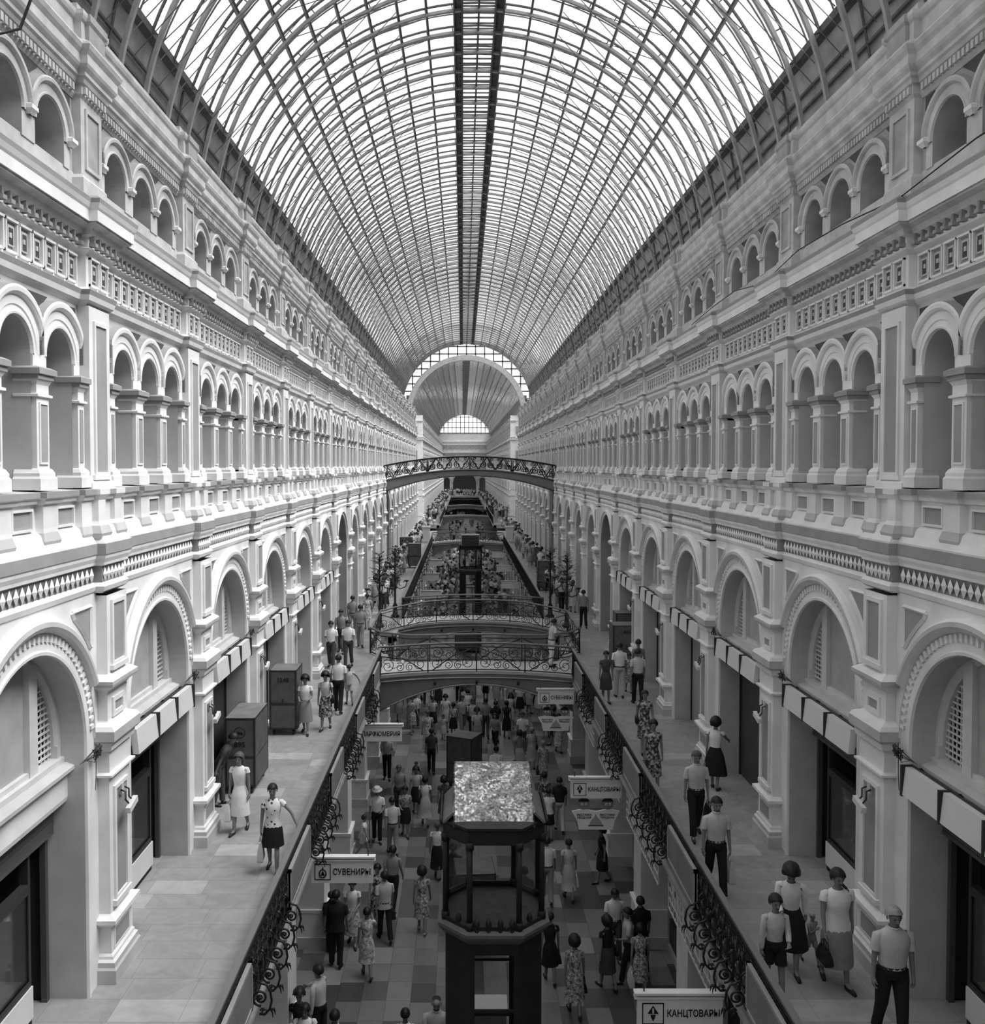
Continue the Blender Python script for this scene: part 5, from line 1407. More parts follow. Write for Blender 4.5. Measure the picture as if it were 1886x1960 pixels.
def person(name, p, x, y, z, rz, label, group=None):
    J = pose(p); root = empty(name, (x, y, z), rz); s = p.get('h', 1.7) / 1.715; root.scale = (s, s, s)
    tag(root, label, 'person', group); b = p.get('build', 1.0); fem = p.get('fem', False)
    src = body_source(J, p, p.get('detail', True))
    fb = MB(); face_bits(fb, J); PENDING.append((src, fb, root, J, p))
    def part(nm, fn):
        mb = MB(); fn(mb); o = mb.build(nm, root); return o
    part('hair', lambda m: hair(m, J, p.get('hair', 'short'), p.get('haircol', 'hair_dark')))
    if p.get('dress'):
        def dr(m): top_cloth(m, J, p['dress'], b, p.get('sleeve', .5), True, hem=.98, narrow=True); skirt(m, J, p['dress'], b, p.get('len', .58), p.get('flare', .05))
        part('dress', dr)
    else:
        tucked = p.get('tuck', True)
        def tp(m): top_cloth(m, J, p['top'], b, p.get('sleeve', .8), fem, hem=(.93 if fem else .968) if tucked else .82, loose=1.0 if tucked else 1.05)
        part('blouse' if fem else 'shirt', tp)
        if p.get('skirt'): part('skirt', lambda m: skirt(m, J, p['skirt'], b * 1.02, p.get('len', .55), p.get('flare', .05)))
        elif p.get('shorts'):
            def sh(m):
                pz = J['pel'].z; m.loft([ell((0, 0, q + pz), rx * b, ry * b) for q, rx, ry in ((.07, .15, .116), (.0, .162, .126), (-.08, .155, .124))], p['shorts'], True, False, True)
                for nm in 'rl': h, k = J['hip' + nm], J['knee' + nm]; m.tube([h + Vector((0, 0, .03)), h.lerp(k, .3), h.lerp(k, .7)], [.09 * b, .10 * b, .10 * b], p['shorts'], 10, caps=False)
            part('shorts', sh)
        else:
            part('trousers', lambda m: trousers(m, J, p.get('legs', 'cloth_black'), b))
            part('belt', lambda m: m.loft([ell((0, 0, J['pel'].z + q), .156 * b, .122 * b, 16) for q in (.035, .07)], 'cart_trim', True))
    for nm in 'rl': shoe(J, nm, p.get('shoe', 'shoe_dark')).build('shoe', root)
    if p.get('hat'):
        def ht(m):
            hd = J['hd']; 
            for r0, z0 in (((.0, 0), (0, 0)),): pass
            rings = [[hd((r * math.cos(2 * PI * i / 18), .01 + r * 1.15 * math.sin(2 * PI * i / 18), q)) for i in range(18)] for r, q in ((.155, 1.645), (.16, 1.652), (.092, 1.66), (.09, 1.70), (.082, 1.735), (.05, 1.745), (.005, 1.74))]
            m.loft(rings, p['hat'], True, True, True)
        part('hat', ht)
    root['_s'] = s
    return root, J, s
def world_of(root, v):
    s = root['_s']; c, sn = math.cos(root.rotation_euler.z), math.sin(root.rotation_euler.z)
    return Vector((root.location.x + s * (v.x * c - v.y * sn), root.location.y + s * (v.x * sn + v.y * c), root.location.z + s * v.z))
def carry(root, J, hand, kind, label):
    """a bag held in a hand: its own thing"""
    at = world_of(root, J['wr' + hand] + J['hdir' + hand] * .10)
    rz = root.rotation_euler.z
    o = empty('shopping_bag' if kind in ('white', 'paper') else 'handbag', at, rz); tag(o, label, 'bag')
    w, d, h, m = {'white': (.15, .05, .34, 'bag_white'), 'paper': (.13, .045, .36, 'cloth_light'), 'dark': (.15, .05, .22, 'bag_dark'), 'case': (.20, .045, .30, 'bag_dark'), 'mid': (.15, .05, .26, 'panel_grey')}[kind]
    mb = MB(); z1 = -.12; mb.loft([[(sx * w * k, sy * d * k2, z) for sx, sy in ((-1, -1), (1, -1), (1, 1), (-1, 1))] for z, k, k2 in ((z1 - h, .92, 1.1), (z1 - h + .03, 1, 1.3), (z1 - h * .4, .98, 1.0), (z1, .85, .35))], m, True, True, True, False)
    # turn the bag so that its wide side follows the stride
    me = mb.build('bag_body', o); me.rotation_euler = (0, 0, PI / 2)
    hb = MB()
    for sy in (-.02, .02): hb.tube([(-w * .5, sy, z1), (-w * .4, sy * .6, z1 + .09), (0, 0, .0), (w * .4, sy * .6, z1 + .09), (w * .5, sy, z1)], .008, m, 5)
    q = hb.build('handle', o); q.rotation_euler = (0, 0, PI / 2)
    return o
def shoulder_bag(root, J, side, m, label):
    sh = J['sh' + side]; s = 1 if side == 'l' else -1; b0 = J['pel'] + Vector((s * .21, .03, .02))
    o = empty('shoulder_bag', world_of(root, b0), root.rotation_euler.z); tag(o, label, 'bag'); k = root['_s']; o.scale = (k, k, k)
    mb = MB(); mb.loft([ell((0, 0, z), .05 * q, .13 * q, 12) for z, q in ((-.16, .7), (-.13, 1), (0, 1), (.06, .75))], m, True, True, True); mb.build('bag_body', o)
    st = MB(); t = sh + Vector((-s * .02, 0, .075)) - b0
    st.tube([(0, -.10, .05), Vector((-s * .02, -.125, .25)), t + Vector((0, -.07, -.02)), t, t + Vector((0, .08, -.03)), Vector((-s * .02, .135, .25)), (0, .10, .05)], .010, m, 5); st.build('strap', o)
    return o
def finish_people():
    bpy.context.view_layer.update(); dg = bpy.context.evaluated_depsgraph_get()
    for src, fb, root, J, p in PENDING:
        me = bpy.data.meshes.new_from_object(src.evaluated_get(dg)); sk = src.data
        nv = len(me.vertices); V = [v.co.copy() for v in me.vertices]; Fc = [list(q.vertices) for q in me.polygons]
        mb = MB(); mb.v = [tuple(v) for v in V]; mb.mi('skin')
        for f in Fc: mb.f.append(f); mb.m.append(0); mb.s.append(True)
        off = len(mb.v); mb.v += fb.v
        for f, m, s in zip(fb.f, fb.m, fb.s): mb.f.append([i + off for i in f]); mb.m.append(mb.mi(fb.names[m])); mb.s.append(s)
        mb.build('body', root); bpy.data.meshes.remove(me); bpy.data.objects.remove(src); bpy.data.meshes.remove(sk)
    PENDING.clear()
MAN = dict(h=1.75, top='cloth_white', legs='cloth_black', sleeve=.85)
WOM = dict(h=1.63, fem=True, hair='bob', sleeve=.45, stride=.26, build=.95)
def mk(base, **k): d = dict(base); d.update(k); return d
T, AW, LF, RT = 0.0, PI, -PI / 2, PI / 2     # facing the camera / away / image left / image right
# (foot pixel x, y, gallery?, facing, recipe, label, bag)
PEOPLE = [
 (523, 1668, 1, T + .1, mk(WOM, top='polka', skirt='cloth_black', len=.50, hair='short', stride=.25, tuck=False, arms=('hang', 'out'), lead=1), 'woman in a white polka dot blouse and short black skirt by the left railing', ('r', 'paper', 'pale shopping bag carried by the woman in the polka dot blouse')),
 (460, 1592, 1, T - .1, mk(WOM, dress='cloth_white', hair='long', haircol='hair_mid', sleeve=.35, len=.64, arms=('hang', 'hang'), lead=-1), 'long haired woman in a plain white dress in front of cart 895', ('r', 'white', 'white carrier bag held by the woman in the white dress')),
 (424, 1502, 3, RT, mk(MAN, top='cloth_dark', legs='cloth_dark', lean=.5, stride=.1, arms=('hang', 'hang'), h=1.66), 'dark clothed person bending beside cart 895 by the left wall', None),
 (585, 1404, 1, T, mk(WOM, top='cloth_white', skirt='cloth_mid', len=.66, hair='curly', arms=('bent', 'bent')), 'woman in white blouse and grey skirt beside cart 1248, left one of two', None),
 (608, 1400, 1, T - .05, mk(WOM, top='cloth_light', skirt='floral_dark', len=.62, hair='curly', arms=('hang', 'bent'), lead=-1), 'woman in light blouse and patterned skirt beside cart 1248, right one of two', 'l'),
 (648, 1364, 1, AW, mk(MAN, top='cloth_white', legs='cloth_black', arms=('hang', 'swing')), 'man seen from behind with white shirt and a dark shoulder bag by the left railing', 'l'),
 (669, 1349, 1, AW + .3, mk(WOM, h=1.25, top='cloth_light', shorts='cloth_light', hair='short', arms=('out', 'hang'), sleeve=.2), 'child in light clothes reaching for the left railing', None),
 (634, 1279, 1, T, mk(MAN, legs='cloth_dark', arms=('bent', 'hang')), 'man in white shirt walking beside another man on the left gallery, nearer the wall', None),
 (661, 1277, 1, T, mk(MAN, legs='cloth_dark', lead=-1, arms=('hang', 'swing')), 'man in white shirt walking on the left gallery, right one of the pair', None),
 (652, 1250, 1, T, mk(MAN, top='cloth_mid', legs='cloth_dark'), 'man in grey shirt half hidden behind the pair of men on the left gallery', None),
 (690, 1239, 1, AW, mk(MAN, top='cloth_mid', legs='cloth_mid', arms=('hang', 'hang')), 'man in grey shirt and grey trousers walking away at the first bridge, left side', ('l', 'white', 'white bag carried by the man in grey at the left end of the first bridge')),
 (675, 1216, 1, AW, mk(MAN, top='cloth_mid', legs='cloth_mid', lead=-1), 'second man in grey walking away along the left gallery past the portal', None),
 (703, 1205, 1, AW, mk(WOM, dress='floral_light', hair='short'), 'woman in pale patterned dress on the left gallery near the candelabra', None),
 # right gallery
 (1706, 1995, 1, T, mk(MAN, top='cloth_light', legs='cloth_black', hair='short', haircol='hair_grey', build=1.12, h=1.78, stride=.2, arms=('hang', 'hang')), 'grey haired stout man in pale shirt and black trousers at the bottom right', None),
 (1600, 1884, 1, T + .05, mk(WOM, top='cloth_white', skirt='cloth_mid', len=.70, build=1.12, hair='bob', tuck=False, arms=('swing', 'swing'), h=1.68), 'woman in white top and long grey skirt by the second right pilaster', ('r', 'dark', 'dark bag in the hand of the woman in the grey skirt')),
 (1512, 1858, 1, T - .3, mk(WOM, top='cloth_white', skirt='cloth_black', len=.66, flare=.10, hair='curly', lean=.25, nod=.35, sleeve=1.6, arms=('bent', 'swing'), h=1.68), 'curly haired woman in white blouse and full black skirt leaning forward', None),
 (1482, 1915, 1, T, mk(WOM, h=1.5, top='cloth_light', shorts='cloth_black', hair='bob', tuck=True, sleeve=1.6, arms=('hang', 'bent')), 'girl in loose grey blouse and black shorts beside the right railing', None),
 (1553, 1846, 1, T + .4, mk(WOM, h=.80, top='cloth_mid', shorts='cloth_mid', hair='short', haircol='hair_grey', stride=.4, arms=('up', 'swing')), 'fair haired toddler between the women on the right gallery', None),
 (1370, 1716, 1, T, mk(MAN, top='cloth_light', legs='cloth_black', arms=('hang', 'hang')), 'man in pale shirt and black trousers by the right railing, nearer of two', ('l', 'paper', 'pale bag carried by the nearer man at the right railing')),
 (1332, 1602, 1, T, mk(MAN, top='cloth_light', legs='cloth_black', lead=-1, arms=('hang', 'hang'), haircol='hair_mid'), 'man in pale shirt with a dark case, behind the other man at the right railing', ('l', 'case', 'dark case carried by the farther man at the right railing')),
 (1437, 1510, 1, AW - .5, mk(WOM, top='cloth_white', skirt='cloth_black', len=.66, flare=.14, hair='curly', sleeve=.2, arms=('reach', 'hang'), stride=.15), 'woman with big dark hair and full black skirt at the third right doorway', ('l', 'mid', 'bag held by the woman at the third right doorway')),
 (1250, 1512, 1, T, mk(WOM, dress='floral_dark', hair='bob', haircol='hair_dark', len=.66, arms=('hang', 'hang')), 'woman in dark flowered dress by the right railing, nearer of two', ('r', 'dark', 'dark handbag of the nearer woman in a flowered dress')),
 (1234, 1440, 1, T, mk(WOM, dress='floral_dark', hair='short', len=.62, lead=-1), 'woman in dark flowered dress with bob hair, farther of two at the right railing', 'r'),
 (1160, 1345, 1, T, mk(WOM, dress='cloth_dark', hair='short', stride=.1, arms=('hang', 'hang')), 'woman in plain dark dress standing at the left of the group by cart 433', None),
 (1186, 1335, 1, AW, mk(MAN, top='cloth_white', legs='cloth_light', stride=.1, arms=('hang', 'hang')), 'man in white shirt and light trousers, back turned, in the group by cart 433', None),
 (1221, 1349, 1, AW, mk(MAN, top='cloth_light', legs='cloth_black', hair='short'), 'man in pale shirt and dark trousers walking toward cart 433', None),
 (1238, 1322, 1, AW, mk(WOM, top='cloth_mid', skirt='cloth_light', h=1.7, hair='short', arms=('hang', 'swing')), 'woman in grey top and light skirt at the right of the group by cart 433', None),
 (1204, 1325, 1, T, mk(WOM, h=1.3, dress='floral_mid', hair='bob'), 'girl in patterned dress between the adults beside cart 433', None),
 (1117, 1202, 1, AW, mk(MAN, top='cloth_mid', legs='cloth_black', arms=('hang', 'hang')), 'man in grey shirt and black trousers walking away beyond the right portal', None),
 (1097, 1172, 1, AW, mk(WOM, dress='cloth_light', len=.66), 'woman in pale dress walking away on the right beside the candelabra', None),
 (1075, 1170, 1, AW, mk(MAN, top='cloth_light', legs='cloth_black', lead=-1), 'man with pale shirt carrying a big dark bag near the right candelabra', ('r', 'case', 'big dark bag carried near the right candelabra')),
 # bridge
 (1063, 1262, 2, RT + .4, mk(MAN, top='cloth_light', legs='cloth_white', stride=.1, lean=.15, arms=('hip', 'reach')), 'man in pale shirt and white trousers leaning on the bridge rail at its right end', None),
 # ground floor, near
 (722, 1612, 0, T + .1, mk(MAN, top='cloth_white', legs='cloth_black', hat='straw', haircol='hair_grey', stride=.15, arms=('hang', 'bent')), 'elderly man in white hat and white shirt walking with a cane', None),
 (752, 1636, 0, AW + .2, mk(MAN, top='cloth_light', legs='cloth_mid', lean=.2), 'man in pale shirt leaning forward beside the man in the white hat', None),
 (776, 1600, 0, T, mk(WOM, top='floral_mid', skirt='cloth_black', hair='bob', arms=('bent', 'hang')), 'woman in flowered blouse and black skirt right of the man in the white hat', ('l', 'mid', 'handbag of the woman in the flowered blouse')),
 (764, 1560, 0, T, mk(MAN, top='cloth_mid', legs='cloth_dark', haircol='hair_mid'), 'man in grey shirt in the group behind the white hat', None),
 (790, 1557, 0, T, mk(WOM, top='cloth_light', skirt='cloth_black', hair='curly'), 'woman in pale blouse behind the flowered blouse', None),
 (797, 1520, 0, T, mk(WOM, h=1.2, dress='cloth_light', hair='short', haircol='hair_mid'), 'small girl in pale dress at the back of the group on the left', None),
 (814, 1580, 0, AW, mk(WOM, top='cloth_white', skirt='cloth_light', flare=.1, len=.7, hair='bob', haircol='hair_dark'), 'woman in white blouse and full light skirt seen from behind with a dark bag', 'l'),
 (850, 1580, 0, AW, mk(WOM, dress='cloth_dark', hair='curly'), 'woman in dark dress just left of the kiosk roof', None),
 (837, 1680, 0, AW - .2, mk(WOM, top='cloth_white', skirt='cloth_black', len=.7, flare=.05, hair='short', haircol='hair_mid'), 'woman in white top and dark skirt close to the left side of the kiosk', None),
 (668, 1640, 0, RT, mk(WOM, h=1.3, top='cloth_white', shorts='cloth_light', hair='bob', stride=.35), 'child in white top walking by the left ground floor shops', None),
 (675, 1808, 0, T, mk(WOM, top='cloth_white', skirt='floral_light', len=.72, flare=.06, hair='bob', arms=('bent', 'bent'), h=1.66), 'woman in white top and long patterned skirt beneath the left souvenir sign', None),
 (652, 1815, 0, AW, mk(MAN, top='cloth_black', legs='cloth_black', h=1.5, stride=.1), 'short person in black left of the patterned skirt', None),
 (737, 1800, 0, AW + .3, mk(MAN, top='cloth_light', legs='cloth_black', tuck=False, hair='short'), 'man in light jacket and black trousers, left of centre on the ground floor', ('r', 'dark', 'dark bag carried by the man in the light jacket')),
 (752, 1742, 0, AW - .2, mk(MAN, top='cloth_mid', legs='cloth_black', stride=.35), 'man in grey striped shirt striding away, left of centre', None),
 (723, 1772, 0, T, mk(WOM, dress='floral_dark', hair='bob'), 'woman in dark patterned dress half hidden by the man in the light jacket', None),
 (703, 1870, 0, AW + .1, mk(WOM, dress='floral_light', hair='short', len=.62, arms=('up', 'hang')), 'woman in pale patterned dress with one arm raised, seen from behind', None),
 (808, 1783, 0, AW, mk(WOM, dress='floral_mid', hair='curly', len=.62, flare=.05, shoe='shoe_light', h=1.66), 'woman in busy patterned dress walking away alone, left of the kiosk', None),
 (612, 2016, 0, LF - .5, mk(MAN, top='cloth_light', legs='cloth_black', sleeve=1.8, stride=.1, arms=('reach', 'hang'), h=1.8), 'man in pale long sleeved shirt leaning one arm on the left pier', None),
 (597, 1850, 0, AW, mk(MAN, top='cloth_black', legs='cloth_black', stride=.1, build=1.15, tuck=False, h=1.82, hair='short'), 'big man all in black below the left souvenir sign', None),
 (536, 2080, 0, T, mk(WOM, top='cloth_white', skirt='cloth_black', hair='bob', sleeve=.2, arms=('bent', 'bent'), build=1.05), 'woman in white sleeveless top at the bottom left below the railing', None),
 (498, 2060, 0, T, mk(WOM, dress='cloth_black', hair='curly'), 'woman in black at the bottom left corner of the ground floor', None),
 (641, 2110, 0, AW, mk(MAN, top='cloth_light', legs='cloth_dark', hair='short'), 'dark haired man cut off by the bottom edge, left', None),
 (776, 2090, 0, AW, mk(WOM, top='cloth_white', skirt='cloth_dark', hair='short', h=1.6), 'short haired woman cut off at the bottom beside the bald man', None),
 (824, 2080, 0, T, mk(MAN, top='cloth_light', legs='cloth_dark', hair='bald', haircol='hair_grey', build=1.1, h=1.78), 'balding man in light polo shirt at the bottom left of the kiosk', None),
 (1079, 2160, 0, AW, mk(WOM, top='cloth_dark', skirt='cloth_dark', hair='curly'), 'dark curly head just showing at the bottom right of the kiosk', None),
 # ground, right of the kiosk
 (1050, 1606, 0, AW, mk(WOM, top='cloth_white', skirt='cloth_black', hair='short', len=.5, tuck=False, haircol='hair_dark'), 'woman in white T shirt and dark skirt just right of the kiosk roof', None),
 (1071, 1592, 0, AW, mk(MAN, top='cloth_black', legs='cloth_light', h=1.8), 'man in black shirt and light trousers right of the kiosk roof', None),
 (1042, 1570, 0, AW, mk(WOM, dress='floral_dark', hair='bob'), 'woman in dark print dress behind the white T shirt', None),
 (1047, 1727, 0, AW, mk(MAN, top='cloth_white', legs='cloth_mid', h=1.8), 'man in white shirt and grey trousers walking away beside the kiosk lantern', None),
 (1089, 1722, 0, AW, mk(WOM, dress='cloth_light', hair='short', len=.7, flare=.06, h=1.68), 'woman in plain pale long dress next to the man in grey trousers', ('r', 'white', 'light bag of the woman in the pale long dress')),
 (1053, 1880, 0, AW, mk(WOM, dress='cloth_black', hair='short'), 'person in black close to the right side of the kiosk base', ('r', 'dark', 'dark bag beside the right side of the kiosk base')),
 (1100, 1942, 0, AW, mk(WOM, dress='floral_mid', hair='curly', len=.66, flare=.07, h=1.72, shoe='shoe_dark'), 'woman in flowing patterned dress at the bottom right of the kiosk', ('r', 'dark', 'dark bag of the woman in the flowing patterned dress')),
 (1163, 1893, 0, AW + .4, mk(WOM, top='cloth_black', skirt='cloth_dark', hair='curly', len=.6, h=1.66), 'woman in black top with a bag, right of the flowing dress', 'r'),
 (1203, 1880, 0, LF, mk(MAN, top='cloth_light', legs='cloth_black', sleeve=.8, arms=('hang', 'bent')), 'man in pale shirt facing the woman in the black top', None),
 (1176, 1836, 0, T, mk(MAN, top='cloth_white', legs='cloth_dark', nod=.3), 'man in white shirt behind the pair on the right, looking down', None),
 (1250, 1906, 0, AW, mk(WOM, dress='floral_mid', hair='bob', len=.62), 'woman in patterned dress beside the right piers, carrying a white bag', ('l', 'white', 'white bag of the woman beside the right piers')),
 (1266, 1868, 0, AW, mk(MAN, top='cloth_black', legs='cloth_black', h=1.78), 'man in black in the shade of the right gallery', None),
 (1186, 1690, 0, LF, mk(WOM, dress='cloth_black', hair='curly', flare=.08), 'woman all in black below the doll faced sign', None),
 # ground, further
 (826, 1480, 0, AW, mk(MAN, top='cloth_dark', legs='cloth_black', arms=('hang', 'hang')), 'man in dark T shirt walking away, left of the askew cart', None),
 (741, 1492, 0, T, mk(MAN, top='cloth_light', legs='cloth_black', stride=.12, arms=('bent', 'bent')), 'man in pale shirt standing under the perfume sign', None),
 (905, 1414, 0, T, mk(MAN, top='cloth_light', legs='cloth_black', h=1.78, arms=('hang', 'bent')), 'man in pale shirt and black trousers facing us beyond the askew cart', 'r'),
 (930, 1412, 0, AW, mk(MAN, top='cloth_mid', legs='cloth_dark'), 'man in grey shirt, back turned, in the row of three beyond the cart', None),
 (949, 1418, 0, AW, mk(MAN, top='cloth_black', legs='cloth_mid'), 'man in black top and grey trousers in the row of three beyond the cart', None),
 (970, 1412, 0, AW, mk(WOM, top='cloth_black', skirt='cloth_black', len=.66), 'woman in black skirt at the right end of the row beyond the cart', None),
 (853, 1398, 0, T, mk(WOM, top='cloth_white', skirt='cloth_light', hair='curly'), 'woman in pale clothes behind the askew cart', None),
 (868, 1412, 0, AW, mk(WOM, top='floral_mid', skirt='cloth_black', h=1.55), 'woman in patterned blouse beside the askew cart', None),
 (849, 1416, 0, T, mk(WOM, h=1.1, dress='cloth_light', hair='short'), 'small child in pale dress behind the askew cart', None),
 (829, 1402, 0, T, mk(WOM, top='cloth_light', skirt='cloth_black', hair='bob'), 'woman in pale blouse holding a dark bag, left of the small child', ('r', 'dark', 'dark bag left of the small child')),
 (787, 1372, 0, AW, mk(WOM, dress='floral_mid'), 'woman in patterned dress near the left shops under the bridge', None),
 (764, 1383, 0, AW, mk(WOM, top='cloth_light', skirt='cloth_mid', hair='bob'), 'woman in pale top by the left shops above the perfume sign', None),
 (884, 1328, 0, AW, mk(WOM, top='cloth_dark', skirt='cloth_black', flare=.1, len=.7), 'woman in full black skirt just under the first bridge', None),
 (930, 1348, 0, T, mk(WOM, top='cloth_white', shorts='cloth_black', hair='short'), 'girl in white top and black shorts under the first bridge', None),
 (951, 1352, 0, AW, mk(WOM, dress='cloth_light', hair='short'), 'woman in sleeveless pale dress under the first bridge', None),
 (978, 1366, 0, AW, mk(WOM, top='cloth_light', skirt='cloth_black', hair='bob', len=.75), 'woman in long black skirt under the first bridge', None),
 (1013, 1364, 0, AW, mk(WOM, dress='cloth_light', hair='curly', flare=.06), 'woman in loose pale dress with a dark bag left of the souvenir sign', ('l', 'dark', 'dark bag of the woman in the loose pale dress')),
 (810, 1345, 0, AW, mk(MAN, top='cloth_light', legs='cloth_black'), 'man in pale shirt under the left half of the first bridge', None),
 (828, 1335, 0, AW, mk(WOM, dress='cloth_mid'), 'woman in grey dress under the left half of the first bridge', None),
 (995, 1478, 0, AW, mk(WOM, top='cloth_mid', skirt='cloth_light', hair='curly', flare=.06), 'woman in grey top with big dark hair right behind the kiosk roof', None),
 (1018, 1470, 0, AW, mk(WOM, dress='cloth_light', hair='short', haircol='hair_grey', len=.68), 'fair haired woman in pale dress behind the kiosk, with a shoulder bag', 'r'),
 (1040, 1500, 0, AW, mk(WOM, dress='floral_light', hair='short', haircol='hair_grey'), 'fair haired woman in print dress right of the kiosk roof', ('l', 'dark', 'black bag of the fair haired woman in the print dress')),
 (950, 1520, 0, AW, mk(MAN, top='cloth_white', legs='cloth_mid'), 'dark haired man in white shirt directly behind the kiosk roof', None),
 (985, 1545, 0, AW, mk(WOM, top='cloth_light', skirt='cloth_mid', hair='bob'), 'dark haired woman directly behind the kiosk roof', None),
 (1004, 1790, 0, AW, mk(MAN, top='cloth_dark', legs='cloth_black', hair='short'), 'man in dark jacket seen through the kiosk lantern', None),
 (868, 1738, 0, AW, mk(MAN, top='cloth_black', legs='cloth_black'), 'person in black seen through the left panes of the kiosk lantern', None),
 (1060, 1395, 0, AW, mk(MAN, top='cloth_dark', legs='cloth_dark'), 'man in dark clothes behind the farther doll faced sign', None),
 (1075, 1440, 0, AW, mk(WOM, dress='floral_light', len=.7), 'woman in pale print dress below the farther doll faced sign', None),
 (1060, 1425, 0, LF, mk(WOM, dress='cloth_black'), 'woman in black dress below the farther doll faced sign', None),
]
NEAR = []
def place_people():
    for px, py, lvl, face, rec, label, bag in PEOPLE:
        zz = {1: -7.4, 0: -H, 2: -7.31, 3: -7.4}[lvl]
        x, y = ground_point(px, py, zz)
        if lvl == 3: x, y = -5.80, 19.75
        if lvl == 2: x, y = 2.75, 33.1
        if lvl == 0: x = max(-3.5, min(3.5, x))
        if lvl == 1: x = max(-5.3, min(-3.75, x)) if x < 0 else max(3.75, min(5.3, x))
        if rec.get('h', 1.7) > 1.4 and lvl != 3:
            best = None
            for dx, dy in ((0, 0), (.12, 0), (-.12, 0), (0, .25), (0, -.25), (.2, .2), (-.2, .2), (.2, -.2), (-.2, -.2), (.3, 0), (-.3, 0), (0, .5), (0, -.5), (.3, .4), (-.3, .4), (.3, -.4), (-.3, -.4), (0, .8), (0, -.8)):
                m_ = min([abs((x + dx - q[0]) ** 2 + (y + dy - q[1]) ** 2) ** .5 for q in NEAR if q[2] == zz] + [9])
                if best is None or m_ > best[0] + .02: best = (m_, x + dx, y + dy)
                if m_ > .55: best = (m_, x + dx, y + dy); break
            x, y = best[1], best[2]
        NEAR.append((x, y, zz))
        root, J, s = person('person', rec, x, y, zz + H, face, label)
        if isinstance(bag, tuple): carry(root, J, bag[0], bag[1], bag[2])
        elif bag: shoulder_bag(root, J, bag, 'bag_dark', 'dark shoulder bag worn by the ' + ' '.join(label.split()[:9]))
        if rec.get('hat'):
            w = world_of(root, J['wrr'] + J['hdirr'] * .09); m = MB(); m.tube([(0, 0, 0), (.0, -.03, -(w.z - .01))], .013, 'cart_trim', 6); m.tube([(0, 0, 0), (.03, .02, .025), (.07, .03, .0)], .014, 'cart_trim', 6)
            tag(m.build('walking_cane', None, w), 'dark walking cane of the elderly man in the white hat', 'cane')
    finish_people()
place_people()
# ------------------------------------------------------------------ the far crowd: small figures, each its own object
def simple_person(p):
    """one mesh with skin, hair and clothes for figures a few pixels high"""
    J = pose(p); mb = MB(); b = p.get('build', 1.0)
    up = J['up']
    mb.loft([[up(v) for v in ell((0, 0, z), rx, ry, 8)] for z, rx, ry in ((1.36, .055, .05), (1.47, .045, .045))], 'skin', True)
    c = J['mid']; mb.ball(c, .075, .09, .105, 'skin', 8, 6)
    hair(mb, J, p.get('hair', 'short'), p.get('haircol', 'hair_dark'))
    for nm in 'rl':
        mb.tube([J['sh' + nm], J['el' + nm], J['wr' + nm], J['wr' + nm] + J['hdir' + nm] * .15], [.045, .036, .027, .026], 'skin', 6)
        mb.tube([J['hip' + nm], J['knee' + nm], J['knee' + nm].lerp(J['ank' + nm], .35), J['ank' + nm], J['toe' + nm]], [.08, .055, .052, .034, .03], 'skin', 6)
    if p.get('dress'): top_cloth(mb, J, p['dress'], b, .5, True, hem=.98); skirt(mb, J, p['dress'], b, .6, .05)
    else:
        top_cloth(mb, J, p['top'], b, .8, p.get('fem', False), hem=.9)
        if p.get('skirt'): skirt(mb, J, p['skirt'], b, .58, .05)
        else: trousers(mb, J, p.get('legs', 'cloth_black'), b)
    return mesh_of(mb)
KINDS = [simple_person(q) for q in (
    mk(MAN, legs='cloth_black'), mk(MAN, top='cloth_light', legs='cloth_mid', lead=-1), mk(MAN, top='cloth_mid', legs='cloth_black'), mk(MAN, top='cloth_white', legs='cloth_dark', stride=.1, arms=('hang', 'bent')),
    mk(WOM, dress='cloth_light'), mk(WOM, dress='floral_mid', lead=-1), mk(WOM, top='cloth_white', skirt='cloth_black'), mk(WOM, top='cloth_light', skirt='cloth_mid', hair='curly'), mk(WOM, dress='cloth_dark', stride=.1), mk(WOM, dress='floral_light', hair='short', haircol='hair_mid'))]
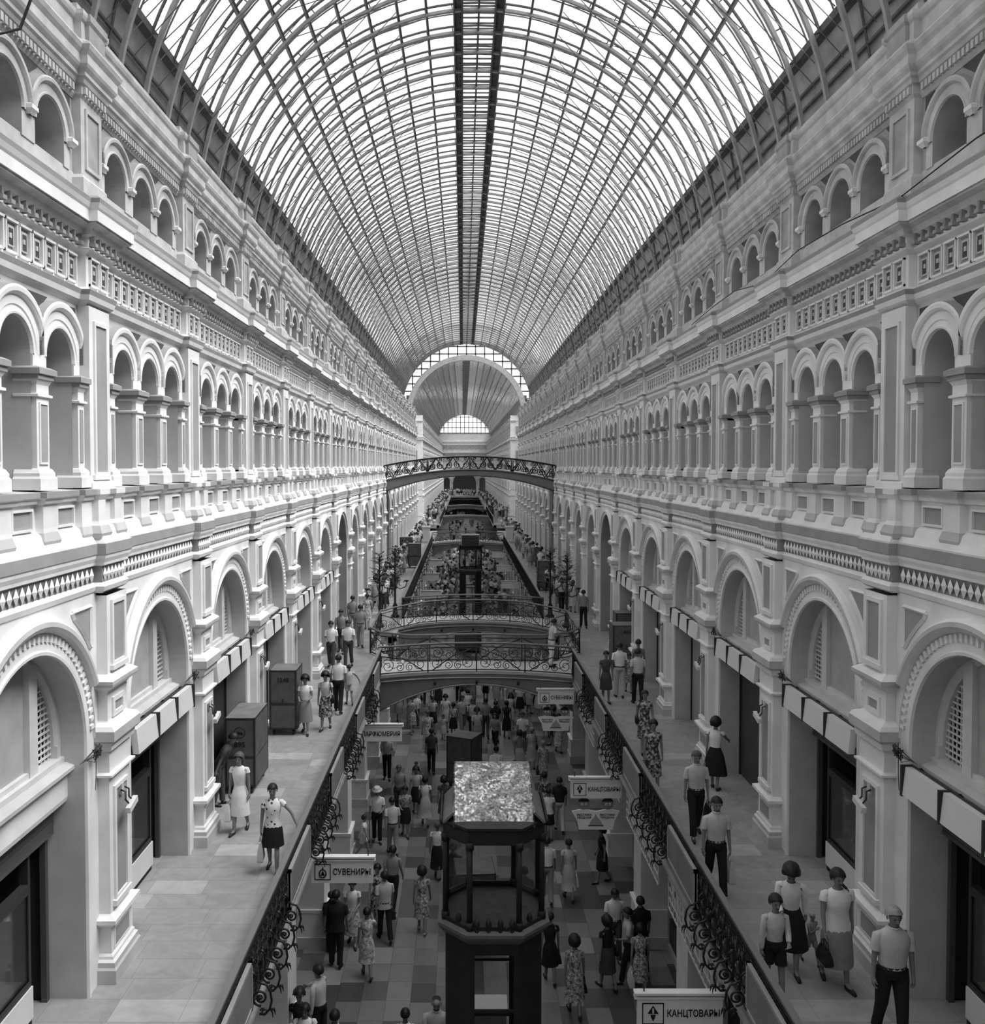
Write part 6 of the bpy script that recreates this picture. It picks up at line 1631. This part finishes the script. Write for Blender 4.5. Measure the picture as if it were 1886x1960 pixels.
def crowd():
    rr = random.Random(5)
    zones = [  # x range, y range, level, count, label, group
        (-5.1, -4.5, 46, 65, GAL, 26, 'shopper in the crowd on the left gallery just beyond the two footbridges'),
        (-5.1, -4.3, 66, 101, GAL, 28, 'tiny shopper far along the left gallery before the crossing'),
        (4.5, 5.1, 47, 68, GAL, 12, 'shopper on the right gallery just beyond the two footbridges'),
        (4.3, 5.1, 66, 101, GAL, 24, 'tiny shopper far along the right gallery before the crossing'),
        (-3.2, 3.2, 37.5, 48, 0, 26, 'shopper on the ground floor seen under the two footbridges'),
        (-3.3, -.35, 62, 104, 0, 66, 'shopper in the ground floor crowd left of the second kiosk'),
        (.35, 3.3, 62, 104, 0, 66, 'shopper in the ground floor crowd right of the second kiosk')]
    for x0, x1, y0, y1, z, n, lab in zones:
        pts = []; tries = 0; near = [(q[0], q[1]) for q in NEAR]
        while len(pts) < n and tries < 6000:
            tries += 1
            x, y = rr.uniform(x0, x1), rr.uniform(y0, y1)
            if not z and y0 == 62 and y < 76 and rr.random() < .7: continue
            if any((x - a) ** 2 + (y - b_) ** 2 < .34 for a, b_ in pts + near): continue
            if z and abs(x + 3.95) < .7 and 65.5 < y < 67.5: continue
            if z and ((x < -4.4 and 71.5 < y < 73.2)): continue
            if x > 0 and z and 53.5 < y < 55.4: continue
            if not z and abs(x + .25) < 1.3 and 58 < y < 60.2: continue
            if not z and abs(x) < 1.1 and 62.3 < y < 65: continue
            if z and abs(abs(x) - 4.0) < .9 and 87 < y < 91: continue
            if z and abs(abs(x) - 4.3) < .7 and y < 45.5: continue
            pts.append((x, y))
        if lab.endswith('end wall'): pass
        for i, (x, y) in enumerate(pts):
            o = link('person', KINDS[rr.randrange(len(KINDS))], None, (x, y, z), (0, 0, (0 if rr.random() < .5 else PI) + rr.uniform(-.5, .5)))
            k = rr.uniform(.93, 1.05); o.scale = (k, k, k)
            tag(o, lab, 'person', lab.replace('shopper', 'shoppers', 1).replace('tiny ', '').replace('distant speck of a ', 'distant '))
def far_specks():
    """the second hall's crowd, past counting: one object"""
    rr = random.Random(9); mb = MB()
    for x0, x1, y0, y1, z, n in ((-5.3, -3.8, 119, 215, -7.4, 60), (3.8, 5.3, 119, 215, -7.4, 60), (-3, 3, 105, 132, -11.9, 40), (-5, 5, 224, 242, -7.4, 45), (-3.2, 3.2, 137, 210, -11.9, 40)):
        for i in range(n):
            me = KINDS[rr.randrange(len(KINDS))]; x, y = rr.uniform(x0, x1), rr.uniform(y0, y1); off = len(mb.v); sg = rr.choice((-1, 1))
            for v in me.vertices: mb.v.append((x + sg * v.co.x, y + sg * v.co.y, z + v.co.z))
            for p in me.polygons: mb.f.append([q + off for q in p.vertices]); mb.m.append(mb.mi(me.materials[p.material_index].name)); mb.s.append(True)
    tag(mb.build('distant_crowd', None, (0, 0, H)), 'mass of distant shoppers filling the second hall', 'crowd', None, 'stuff')
crowd(); far_specks()
# ------------------------------------------------------------------ light and camera
def light():
    w = bpy.data.worlds.new('overcast_sky'); SC.world = w; w.use_nodes = True
    bg = w.node_tree.nodes['Background']; bg.inputs['Color'].default_value = (1, 1, 1, 1); bg.inputs['Strength'].default_value = 2.5
    sd = bpy.data.lights.new('hazy_sun', 'SUN'); sd.energy = 12.0; sd.angle = math.radians(40)
    so = bpy.data.objects.new('hazy_sun', sd); COL.objects.link(so)
    d = Vector((-.60, .08, -.80)).normalized(); so.rotation_euler = d.to_track_quat('-Z', 'Y').to_euler(); so.location = (20, 0, 40)
light()
cam = bpy.data.cameras.new('camera'); co = bpy.data.objects.new('camera', cam); COL.objects.link(co)
co.location = (CAMX, 0, H); co.rotation_euler = (PI / 2 - math.atan(52 / F), 0, 0)
cam.sensor_fit = 'VERTICAL'; cam.sensor_height = 36 * 1960 / 1886; cam.sensor_width = 36
cam.lens = F / 1960 * cam.sensor_height
cam.shift_x = 57 / 1960; cam.shift_y = -36 / 1960
cam.clip_end = 600; cam.clip_start = .1
SC.camera = co
SC.view_settings.view_transform = 'Standard'; SC.view_settings.look = 'None'; SC.view_settings.gamma = 1.0
SC.view_settings.use_curve_mapping = False; SC.view_settings.exposure = -0.65
SC.cycles.max_bounces = 8; SC.cycles.diffuse_bounces = 5; SC.cycles.transparent_max_bounces = 16
SC.cycles.sample_clamp_indirect = 8
